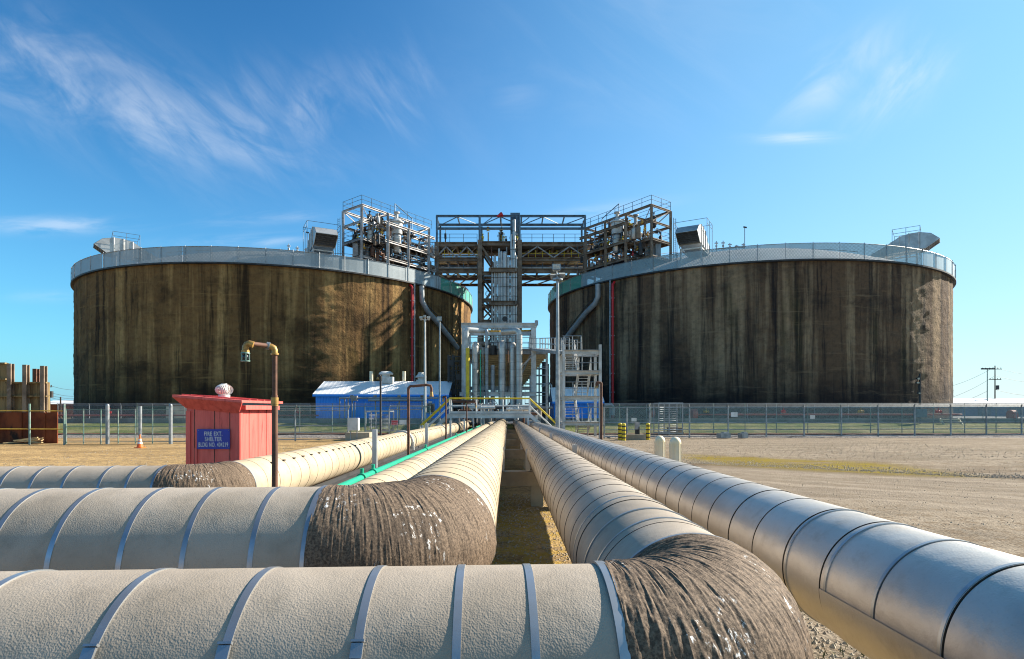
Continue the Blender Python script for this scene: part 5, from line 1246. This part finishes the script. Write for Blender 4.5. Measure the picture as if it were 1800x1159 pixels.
# beige cabinet behind left fence
z = 58; xa, xb = X(291,z), X(330,z); t = thing('equipment_enclosure', ((xa+xb)/2,z,.6), 'beige equipment enclosure behind the left fence beside the shelter', 'enclosure')
b = MB(); b.hexa([(xa,z,.6),(xb,z,.6),(xb,z+2,.6),(xa,z+2,.6),(xa+.05,z,H(714,z)),(xb-.05,z,H(714,z)),(xb-.05,z+2,H(711,z)),(xa+.05,z+2,H(711,z))]); b.build('casing', 'beige_box', t)
b = MB(); b.box(((xa+xb)/2,z+1,H(712,z)+.05), (xb-xa+.2,2.2,.08)); b.build('lid', 'beige_box', t)
b = MB(); 
for dx in (.4,.65): b.sweep([(xa+dx,z-.05,2.2),(xa+dx,z-.1,1.8),(xa+dx+.12,z-.1,1.65),(xa+dx+.25,z-.1,1.8),(xa+dx+.25,z-.05,1.9)], .04, 6)
b.build('conduit', 'galv', t)

# red fire main behind the dike
for xa, xb, py, z, lb, ends in ((X(1205,57),X(1684,57),729,57.0,'long red fire main running along the foot of the right tank',True),(X(-10,57),X(560,57),730.5,57.0,'red fire main running along the foot of the left tank',False)):
    t = thing('fire_main', ((xa+xb)/2,z,.6), lb, 'pipe'); zz = H(py,z); b = MB(); b.tube((xa,z,zz), (xb,z,zz), .08, 10)
    if ends: b.sweep([(xb,z,zz),(xb+.3,z,zz),(xb+.5,z+.2,zz),(xb+.5,z+2.5,zz)], .08, 10)
    b.build('pipe', 'faded_red', t, smooth=True); n = int((xb-xa)/3.5)
    for k in range(n): x = xa+1+(xb-xa-2)*k/n; b = MB(); b.beam((x,z,.6), (x,z,zz-.1), .12); b.build('support', 'dark_steel', t)
    for k in range(4): x = xa+2+(xb-xa-4)*k/3; b = MB(); valve(b, (x,z-.1,zz+.3), .25, rnd); b.build('valve', 'red' if k % 2 else 'ochre', t, smooth=True)
for px, r, lb in ((1146,.34,'red hose drum behind the fence near the small pit'),(1220,.5,'red monitor housing behind the fence right of the turnstile'),(1779,.62,'red drum beyond the fence at the far right edge')):
    z = 56.5 if px < 1700 else 70; x = X(px,z); t = thing('hose_drum', (x,z,.6), lb, 'hose reel'); zz = H(728 if px < 1700 else 730,z)
    b = MB(); b.tube((x-.25,z,zz), (x+.25,z,zz), r, 16); b.build('drum', 'faded_red', t, smooth=True); b = MB(); b.beam((x,z,.6), (x,z,zz-.1), .14); b.build('stand', 'white_steel', t)
z = 54; b = MB(); b.box((X(1617.5,z),z,(H(719,z)+H(734,z))/2), (1.0,.4,.8)); b.beam((X(1617.5,z),z,.6),(X(1617.5,z),z,1.5),.1); o = b.build('switch_box', 'blue_steel'); tag(o, 'blue grey switch box below the dark lamp pole at right', 'box')
z = 53.8; b = MB()
for k in range(4): b.box((X(1671,z),z-.15*k,1.25-.22*k), (1.7,.3,.1))
for s in (-.85,.85): b.beam((X(1671,z)+s,z+.2,1.3),(X(1671,z)+s,z-.6,.5),.08,.2)
o = b.build('dike_steps', 'cream'); tag(o, 'pale steps over the dike wall at the right edge of the right tank', 'steps')

# ================================================================== BLUE BUILDINGS
def blue_building(xa, xb, z, eave, ridge, depth, label, base=.55):
    t = thing('blue_metal_building', ((xa+xb)/2, z+depth/2, base), label, 'building')
    b = MB(); n = int((xb-xa)/.32); pr = []
    for k in range(n+1): x = xa+(xb-xa)*k/n; pr += [(x, z), (min(x+.05,xb), z-.045), (min(x+.12,xb), z-.045), (min(x+.17,xb), z)]
    lo = [(x,y,base) for x,y in pr]; hi = [(x,y,eave) for x,y in pr]; m = len(pr)
    b.add(lo+hi, [(i,i+1,m+i+1,m+i) for i in range(m-1)])
    yr = z+depth/2
    for x in (xa,xb): b.add([(x,z,base),(x,z+depth,base),(x,z+depth,eave),(x,yr,ridge),(x,z,eave)], [(0,1,2,3,4)])
    b.add([(xa,z+depth,base),(xb,z+depth,base),(xb,z+depth,eave),(xa,z+depth,eave)], [(0,1,2,3)])
    b.build('wall', 'clad', t)
    b = MB(); n = int((xb-xa+.5)/.42)
    for y0_, z0_, y1_, z1_ in ((z-.3, eave-.03, yr, ridge+.06),(z+depth+.3, eave-.03, yr, ridge+.06)):
        b.hexa([(xa-.2,y0_,z0_),(xb+.2,y0_,z0_),(xb+.2,y1_,z1_),(xa-.2,y1_,z1_),(xa-.2,y0_,z0_+.06),(xb+.2,y0_,z0_+.06),(xb+.2,y1_,z1_+.06),(xa-.2,y1_,z1_+.06)])
        for k in range(n+1): x = xa-.18+(xb-xa+.36)*k/n; b.beam((x,y0_,z0_+.068), (x,y1_,z1_+.068), .06, .018)
    rf = b.build('roof', 'roof_sheet', t); b = MB(); b.box(((xa+xb)/2,z-.34,eave-.12), (xb-xa+.4,.08,.2)); b.build('eave_trim', 'clad', t)
    return t, rf
Zb = 58.0
bt, rf = blue_building(X(555,Zb), X(786,Zb), Zb, H(693.5,Zb), 5.05, 6.5, 'long blue metal building with a white ribbed roof below the left tank')
yr = Zb+3.25; rz = 5.1
for px, kind in ((680,'m'),(741,'c'),(651,'s'),(709,'s')):
    x = X(px,yr); 
    if kind == 's': b = MB(); b.tube((x,yr+.4,rz-.3), (x,yr+.4,rz+1.15), .19, 12); b.build('stack', 'cream', rf, smooth=True)
    elif kind == 'm': b = MB(); b.box((x+.25,yr-.4,rz+.15), (1.1,1.0,.7)); b.lathe((x,yr-.4,rz+.4), (0,0,1), [(0,.42),(.35,.42),(.35,.72),(.5,.74),(.68,.5),(.72,.01)], 24); b.build('mushroom_vent', 'white_steel', rf, smooth=True)
    else: b = MB(); b.lathe((x,yr-.3,rz-.3), (0,0,1), [(0,.5),(.5,.5),(.5,.35),(.75,.35),(.75,.6),(.82,.6),(1.15,.3),(1.3,.28),(1.3,.01)], 20); b.build('cone_vent', 'white_steel', rf, smooth=True)
b = MB(); wx = X(757,Zb); wz = H(718,Zb)
for dx, dz_, w, h in ((-.37,0,.1,.95),(.37,0,.1,.95),(0,.43,.64,.1),(0,-.43,.64,.1)): b.box((wx+dx,Zb-.07,wz+dz_), (w,.1,h))
wd_ = b.build('window', 'pale_steel', bt); b = MB(); b.box((wx,Zb-.05,wz), (.64,.03,.76)); b.build('pane', 'glass', wd_)
b = MB(); b.box((X(607,Zb),Zb-.06,2.2), (1.0,.06,2.6)); b.build('door', 'clad', bt)
b = MB(); b.box((X(757,Zb),Zb-.2,H(707,Zb)), (.35,.3,.15)); b.build('wall_lamp', 'white', bt)
b = MB(); b.box((X(630,Zb),Zb-1.5,H(701,Zb)), (.6,.4,.5)); b.beam((X(631,Zb),Zb-1.5,.5),(X(631,Zb),Zb-1.5,2.9),.08); o = b.build('junction_box', 'pale_steel'); tag(o, 'pale junction box on a post before the blue building', 'box')
t = thing('pipe_trestle', (X(690,56.5),56.5,.6), 'grey pipes on posts running before the blue building', 'pipe trestle')
b = MB(); zz = H(700,56.5); b.tube((X(596,56.5),56.5,zz), (X(770,56.5),56.5,zz), .08, 8); b.tube((X(648,56.5),56.3,zz-.2), (X(745,56.5),56.3,zz-.2), .13, 8); b.build('pipe', 'grey_steel', t, smooth=True)
for px in (619,660,702,742): b = MB(); x = X(px,56.5); b.tube((x,56.5,.5), (x,56.5,zz+.3), .07, 8); b.tube((x-.15,56.4,zz+.2), (x+.15,56.4,zz+.2), .1, 8); b.build('post', 'pale_steel', t, smooth=True)
for px in (597,606,612): b = MB(); x = X(px,56.8); b.beam((x,56.8,.5), (x,56.8,zz), .1); b.beam((x,56.8,zz-.1),(x+.5,56.8,zz+.1),.06); b.build('post', 'pale_steel', t)
blue_building(X(974,61), X(1058,61), 61, H(706,61), 4.5, 6, 'small blue metal building behind the stair tower')
b = MB(); b.sweep([W(1062,713,58),W(1074,712,58),W(1077,716,58),W(1077,730,58)], .22, 10); o = b.build('vent_pipe', 'galv', smooth=True); tag(o, 'bent grey pipe right of the small blue building', 'pipe')

# ================================================================== LIGHT POLES
def lamp_pole(px, z, pyt, r, label, heads, mat='galv', base=0.0):
    x = X(px,z); zt = H(pyt,z); t = thing('light_pole', (x,z,base), label, 'light pole', 'floodlight poles')
    b = MB(); b.tube((x,z,base), (x,z,zt), r, 14, r2=r*.6); b.build('pole', mat, t, smooth=True)
    b = MB(); b.box((x,z,base+.03), (r*4,r*4,.06)); b.build('base_plate', mat, t)
    for dx, dy, dz_, w, h, tilt in heads:
        c = Vector((x+dx,z+dy,zt+dz_)); b = MB(); m = Matrix.Rotation(tilt, 3, 'X')
        vs = [c+m@Vector((sx*w/2*s, sy*.16, sz*h/2*s)) for sy, s in ((-1,1),(1,.6)) for sz in (-1,1) for sx in (-1,1)]
        b.add(vs, [(0,1,3,2),(4,6,7,5),(0,4,5,1),(2,3,7,6),(0,2,6,4),(1,5,7,3)]); b.beam(c+Vector((0,.1,0)), Vector((x,z,zt-.1)), .06)
        hd = b.build('floodlight', mat if mat != 'rust' else 'galv', t)
        b = MB(); vs = [c+m@Vector((sx*w*.42, -.172, sz*h*.42)) for sz in (-1,1) for sx in (-1,1)]; vs += [v+m@Vector((0,.01,0)) for v in vs]
        b.add(vs, [(0,1,3,2),(4,6,7,5),(0,4,5,1),(2,3,7,6),(0,2,6,4),(1,5,7,3)]); b.build('lens', 'lens', hd)
    return t
t = lamp_pole(980, 40, 487, .16, 'tall thick lamp pole with a cluster of floodlights between the tanks', [(-.1,-.2,.55,.62,.5,R(-25)),(.3,.1,.1,.5,.35,R(-60)),(-.3,.2,.05,.45,.3,R(-60))])
b = MB(); c = W(980,488,40); b.lathe(c-Vector((0,0,.2)), (0,0,1), [(0,.12),(0,.36),(.1,.36),(.1,.12)], 16); b.build('head_ring', 'galv', t)
b = MB(); 
for k in range(5): b.box((c.x-.3+k*.1,c.y-.4,c.z+.58), (.02,.02,.4))
b.build('lamp_guard', 'white_steel', t)
lamp_pole(747, 54.2, 562, .14, 'pale pole with a spread of small lamps before the left tank, left of two', [(-.35,0,.1,.3,.25,R(-40)),(.35,0,.1,.3,.25,R(-40)),(0,0,.25,.25,.22,R(-20))], 'white_steel', .5)
lamp_pole(773, 50, 566, .1, 'slim pole with one boxy lamp before the left tank, right of two', [(0,-.1,.2,.42,.4,R(-12))])
t = lamp_pole(1617, 56, 657, .13, 'dark short pole with small white lamps at the right end of the right tank', [(-.3,-.1,-.5,.25,.2,0),(-.35,-.1,-.9,.3,.15,0),(-.15,0,-1.9,.2,.14,0)], 'dark_steel', .6)
t = thing('floodlight', W(943,568,59.6), 'small floodlight on top of the right rack post', 'floodlight')
b = MB(); c = W(943,568,59.6); b.box(c, (.34,.3,.5)); b.tube(c-Vector((0,0,.4)), c+Vector((0,0,.3)), .05, 8); b.build('housing', 'grey_steel', t)

# ================================================================== TIMBER RETAINING WALL (left edge)
t = thing('timber_wall', (X(20,38),38,0), 'high weathered timber wall with steel posts and rusty sheets at the left edge', 'wall')
ztops = [(-420,13,638),(13,85,672)]
for xa_, xb_, pt in ztops:
    zb_ = H(726,38); zt_ = H(pt,38); b = MB(); xa, xb = X(xa_,38), X(xb_,38); zc = zb_
    while zc < zt_-.1:
        h = min(1.12, zt_-zc); b.box(((xa+xb)/2,38.05,zc+h/2), (xb-xa,.16,h-.02)); b.box(((xa+xb)/2,37.9,min(zc+h,zt_)-.04), (xb-xa,.2,.1)); zc += h
    b.build('timber_boards', 'wood', t)
for k, (px, pt, dy) in enumerate(((-200,640,0),(-120,640,0),(-60,640,0),(20,640,0),(47,642,0),(64.5,646,1.6),(78,644,0))):
    b = MB(); x = X(px,37.85+dy); b.ibeam((x,37.8+dy,0), (x,37.8+dy,H(pt,38)), .26, .3, .05); b.build('steel_post', 'rust' if k == 5 else 'brown_steel', t)
b = MB(); rnd = random.Random(2); n = 26; xa, xb = X(-420,38), X(109,38)
for k in range(n): x = xa+(xb-xa)*k/n; b.box((x+(xb-xa)/n/2,37.6+.05*(k % 2),H(725,38)/2), ((xb-xa)/n-.01,.06,H(725,38)))
b.build('rusty_sheet', 'rust_sheet', t)
b = MB(); b.box(((xa+xb)/2-1,37.5,.95), (xb-xa-2,.06,.06)); b.build('waling', 'rust_sheet', t)
for k in range(7): 
    b = MB(); x = X(rnd.uniform(28,62),36.8); a = rnd.uniform(-.4,.4); b.beam((x-.6,36.8+a,.06+k*.03), (x+.7,36.9-a,.12+k*.05), .12, .05); o = b.build('plank', 'tan_deck')
    tag(o, 'loose sandy plank in the small heap at the foot of the rusty wall', 'plank', 'loose planks by the rusty wall')

# ================================================================== DISTANCE
def utility(px, z, pyt, label, arms, r=.16, mat='wood_pole', lean=0, extras=()):
    x = X(px,z); zt = H(pyt,z); t = thing('utility_pole', (x,z,0), label, 'utility pole', 'utility poles in the distance')
    b = MB(); b.tube((x,z,0), (x+lean,z,zt), r, 10, r2=r*.7); b.build('pole', mat, t, smooth=True)
    for dz_, w in arms: b = MB(); b.beam((x+lean-w,z-.1,zt-dz_), (x+lean+w,z-.1,zt-dz_), .18, .16); [b.tube((x+lean+w*f_,z-.1,zt-dz_+.1), (x+lean+w*f_,z-.1,zt-dz_+.4), .07, 6) for f_ in (-.9,-.4,.4,.9)]; b.build('crossarm', mat, t)
    for dx, dz_, r_, h_ in extras: b = MB(); b.tube((x+lean+dx,z-.2,zt-dz_), (x+lean+dx,z-.2,zt-dz_+h_), r_, 10); b.build('transformer', 'dark_steel', t, smooth=True)
    return t
utility(1749, 150, 643, 'wooden utility pole with two crossarms beyond the right fence', [(.9,1.6),(3.6,1.5)], extras=((.5,6.2,.35,1.1),))
t = utility(1735.5, 145, 648, 'steel lamp mast with a row of four lamps beside the wooden utility pole', [(.2,1.4)], .14, 'green_steel')
for k in range(4): b = MB(); x = X(1735.5,145)-1.35+k*.9; b.box((x,144.8,H(648,145)-.1), (.5,.5,.35)); b.build('lamp', 'dark_steel', t)
utility(88.5, 120, 677, 'leaning utility pole with a transformer in the gap left of the left tank', [(.4,.7)], .17, 'wood_pole', -.3, extras=((.6,2.6,.4,1.3),))
utility(106.5, 120, 698, 'short dark pole in the gap left of the left tank', [], .17)
b = MB(); rnd = random.Random(9)
def wire(p, q, sag, r=.035):
    pts = [Vector(p).lerp(Vector(q), k/14)-Vector((0,0,sag*4*(k/14)*(1-k/14))) for k in range(15)]
    w = MB(); w.sweep(pts, r, 4, cap=False); return w
for i, (x0_, y0_, z0w, x1_, y1_, z1w) in enumerate(((1749,646,150,1870,655,150),(1749,660,150,1870,668,150),(1750,685,150,1870,690,150),(1747,646,150,1640,684,200),(1747,662,150,1640,706,200),(1735,688,145,1640,712,190))):
    o = wire(W(x0_,y0_,z0w), W(x1_,y1_,z1w), 1.2).build('overhead_wire', 'dark_steel'); tag(o, 'thin sagging overhead wire at the utility pole on the right', 'wire', 'overhead wires on the right')
for i, (x0_, y0_, x1_, y1_) in enumerate(((88,678,135,686),(88,690,135,697),(88,695,135,701),(88,699,135,704),(60,705,135,708))):
    o = wire(W(x0_,y0_,120), W(x1_,y1_,135), .25, .03).build('overhead_wire', 'dark_steel'); tag(o, 'thin overhead wire running behind the left tank', 'wire', 'overhead wires on the left')
t = thing('warehouse', (115,150,0), 'long low blue warehouse with a white roof edge beyond the right fence', 'building')
b = MB(); zt = H(712,140); b.box((120,155,zt/2), (170,30,zt)); b.build('wall', 'far_wall', t)
b = MB(); b.hexa([(34,139.5,zt),(206,139.5,zt),(206,171,zt),(34,171,zt),(34,139.5,zt+.35),(206,139.5,zt+.35),(206,171,zt+.35),(34,171,zt+.35)]); b.hexa([(34.5,140.5,zt+.35),(205,140.5,zt+.35),(205,170,zt+.35),(34.5,170,zt+.35),(34.5,150,zt+1.7),(205,150,zt+1.7),(205,160,zt+1.7),(34.5,160,zt+1.7)]); b.build('roof', 'far_roof', t)
b = MB()
for k in range(14): b.box((100+k*7,139.95,1.6), (3,.1,3.0))
b.build('dock_door', 'blue_steel', t)
b = MB(); rnd = random.Random(21)
for k in range(420):
    x = rnd.uniform(-420,-60)+rnd.uniform(-5,5); y = 330+rnd.uniform(-12,12); b.sphere((x*1.05,y,1.4+rnd.uniform(-.5,1.5)), rnd.uniform(1.6,3.2), 6, 5, (1.5,1,.9))
o = b.build('far_treeline', 'wood_pole'); tag(o, 'low hazy line of bare trees on the left horizon', 'treeline', kind='stuff')
for k, (x, w, h, m_, lb) in enumerate(((-118,9,3.6,'rust_sheet','low reddish building far off left of the left tank'),(-126,6,2.6,'beige_box','low pale building far off left of the left tank'))):
    t = thing('far_building', (x,155,0), lb, 'building'); b = MB(); b.box((x,155,h/2), (w,6,h)); b.build('wall', m_, t); b = MB(); b.hexa([(x-w/2-.3,151.8,h),(x+w/2+.3,151.8,h),(x+w/2+.3,158.2,h),(x-w/2-.3,158.2,h),(x-w/2,154.9,h+1),(x+w/2,154.9,h+1),(x+w/2,155.1,h+1),(x-w/2,155.1,h+1)]); b.build('roof', 'far_roof', t)

# ================================================================== CAMERA, SUN, SKY
cam = bpy.data.cameras.new('camera'); co = bpy.data.objects.new('camera', cam); COL.objects.link(co)
cam.sensor_width = 36; cam.lens = F/1800*36; cam.shift_y = (720-579.5)/1800; cam.clip_end = 6000; cam.clip_start = .05
co.location = (0,0,HC); co.rotation_euler = (R(90),0,0); scene.camera = co
EL, AZ = R(SUN_EL), R(SUN_AZ)      # azimuth measured from +Y towards +X
sun = bpy.data.lights.new('sun', 'SUN'); sun.energy = SUN_E; sun.angle = R(.53); sun.color = (1,.9,.76)
so = bpy.data.objects.new('sun', sun); COL.objects.link(so)
d = Vector((math.sin(AZ)*math.cos(EL), math.cos(AZ)*math.cos(EL), math.sin(EL)))
so.rotation_euler = d.to_track_quat('Z', 'Y').to_euler()
wld = bpy.data.worlds.new('World'); scene.world = wld; wld.use_nodes = True; nt = wld.node_tree; bg = nt.nodes['Background']
sky = nt.nodes.new('ShaderNodeTexSky'); sky.sky_type = 'NISHITA'; sky.sun_disc = False; sky.sun_elevation = EL; sky.sun_rotation = AZ
sky.altitude = 0; sky.air_density = 1.0; sky.dust_density = .35; sky.ozone_density = 2.5
tc = nt.nodes.new('ShaderNodeTexCoord'); sp = nt.nodes.new('ShaderNodeSeparateXYZ'); L(nt, tc.outputs['Generated'], sp.inputs[0])
hs = nt.nodes.new('ShaderNodeHueSaturation'); hs.inputs['Saturation'].default_value = SKY_SAT; L(nt, sky.outputs[0], hs.inputs['Color'])
yy = math_(nt, 'MAXIMUM', sp.outputs[1], .05)
u = math_(nt, 'DIVIDE', sp.outputs[0], yy); v = math_(nt, 'DIVIDE', sp.outputs[2], yy)
def blob(cx, cy, rx, ry, ang):
    ca, sa = math.cos(ang), math.sin(ang); du = math_(nt, 'SUBTRACT', u, (cx-900)/F); dv = math_(nt, 'SUBTRACT', v, (720-cy)/F)
    a = math_(nt, 'DIVIDE', math_(nt, 'ADD', math_(nt, 'MULTIPLY', du, ca), math_(nt, 'MULTIPLY', dv, sa)), rx/F)
    b_ = math_(nt, 'DIVIDE', math_(nt, 'SUBTRACT', math_(nt, 'MULTIPLY', dv, ca), math_(nt, 'MULTIPLY', du, sa)), ry/F)
    q = math_(nt, 'ADD', math_(nt, 'MULTIPLY', a, a), math_(nt, 'MULTIPLY', b_, b_))
    return math_(nt, 'POWER', 2.718, math_(nt, 'MULTIPLY', q, -1.0))
def streaks(ang, sl, ss, seed, dist=.6):
    """cirrus fibres running at `ang` in the direction plane"""
    ca, sa = math.cos(ang), math.sin(ang)
    a = math_(nt, 'ADD', math_(nt, 'MULTIPLY', u, ca), math_(nt, 'MULTIPLY', v, sa)); b_ = math_(nt, 'SUBTRACT', math_(nt, 'MULTIPLY', v, ca), math_(nt, 'MULTIPLY', u, sa))
    c = nt.nodes.new('ShaderNodeCombineXYZ'); L(nt, math_(nt, 'MULTIPLY', a, sl), c.inputs[0]); L(nt, math_(nt, 'MULTIPLY', b_, ss), c.inputs[1]); c.inputs[2].default_value = seed
    return noise_(nt, c.outputs[0], 1.0, 7, .58, dist)
def times(*s):
    r_ = s[0]
    for k in s[1:]: r_ = math_(nt, 'MULTIPLY', r_, k)
    return r_
def maxs(*s):
    r_ = s[0]
    for k in s[1:]: r_ = math_(nt, 'MAXIMUM', r_, k)
    return r_
sA = streaks(R(-28), 3.6, 11, 3.0, 1.1); sB = streaks(R(-56), 4.2, 12, 8.0, 1.0); sC = streaks(R(42), 3.6, 10, 5.0, .8); sD = streaks(R(5), 2.4, 12, 11.0, .7)
fb = streaks(R(4), 4, 22, 17.0, 1.0)
fa = streaks(R(-48), 9, 34, 31.0, .9)
cl = maxs(times(maxs(blob(170,165,270,82,R(-24)), math_(nt,'MULTIPLY',blob(350,215,250,60,R(-16)),1.0), times(blob(60,100,110,50,R(-35)), .8)), ramp(nt, sA, .3, .8), ramp(nt, fa, .12, .62), .37),
          times(maxs(blob(545,200,60,80,R(-58)), times(blob(690,165,75,75,R(-55)), .8), times(blob(450,190,70,70,R(-50)), .8)), ramp(nt, sB, .3, .8), ramp(nt, fa, .12, .62), .36),
          times(maxs(blob(1470,130,110,40,R(32)), blob(1585,145,90,42,R(38))), ramp(nt, sC, .32, .75), .5),
          times(maxs(blob(490,378,110,14,R(3)), blob(90,395,120,14,0), blob(430,425,130,12,R(3)), times(blob(1400,243,70,10,0),1.2), times(blob(1080,368,100,12,R(8)),.8), times(blob(90,520,60,10,0),.8), times(blob(910,170,40,50,R(-60)),.2)), ramp(nt, sD, .3, .75), ramp(nt, fb, .3, .6), .42),
          times(blob(1150,60,420,160,R(20)), ramp(nt, streaks(R(-35),1.5,6,21.0), .4, .75), .12))
g1 = mixc(nt, 1.0, hs.outputs[0], (.2,.2,.2), 'MULTIPLY'); gm_ = nt.nodes.new('ShaderNodeGamma'); L(nt, g1, gm_.inputs[0]); gm_.inputs[1].default_value = SKY_G
skyc = mixc(nt, SKY_TINT, gm_.outputs[0], (SKY_MUL[0]*5,SKY_MUL[1]*5,SKY_MUL[2]*5), 'MULTIPLY')
el_ = math_(nt, 'MAXIMUM', sp.outputs[2], 0.0)
hz_ = math_(nt, 'MULTIPLY', math_(nt, 'POWER', 2.718, math_(nt, 'MULTIPLY', el_, -5.2)), .92)
lr = ramp(nt, sp.outputs[0], -.6, .75)
skyc = mixc(nt, math_(nt, 'MULTIPLY', ramp(nt, sp.outputs[0], -.35, .75), .7), skyc, (1.9,3.9,5.3))
skyc = mixc(nt, hz_, skyc, mixc(nt, lr, HZ_L, HZ_R))
final = mixc(nt, math_(nt, 'MINIMUM', cl, .8), skyc, (CLOUD,CLOUD*1.02,CLOUD*1.05))
L(nt, final, bg.inputs['Color']); bg.inputs['Strength'].default_value = SKY_STR
try: scene.cycles.filter_width = 1.1
except Exception: pass
scene.view_settings.view_transform = 'Standard'; scene.view_settings.look = 'None'; scene.view_settings.exposure = EXPO; scene.view_settings.gamma = 1
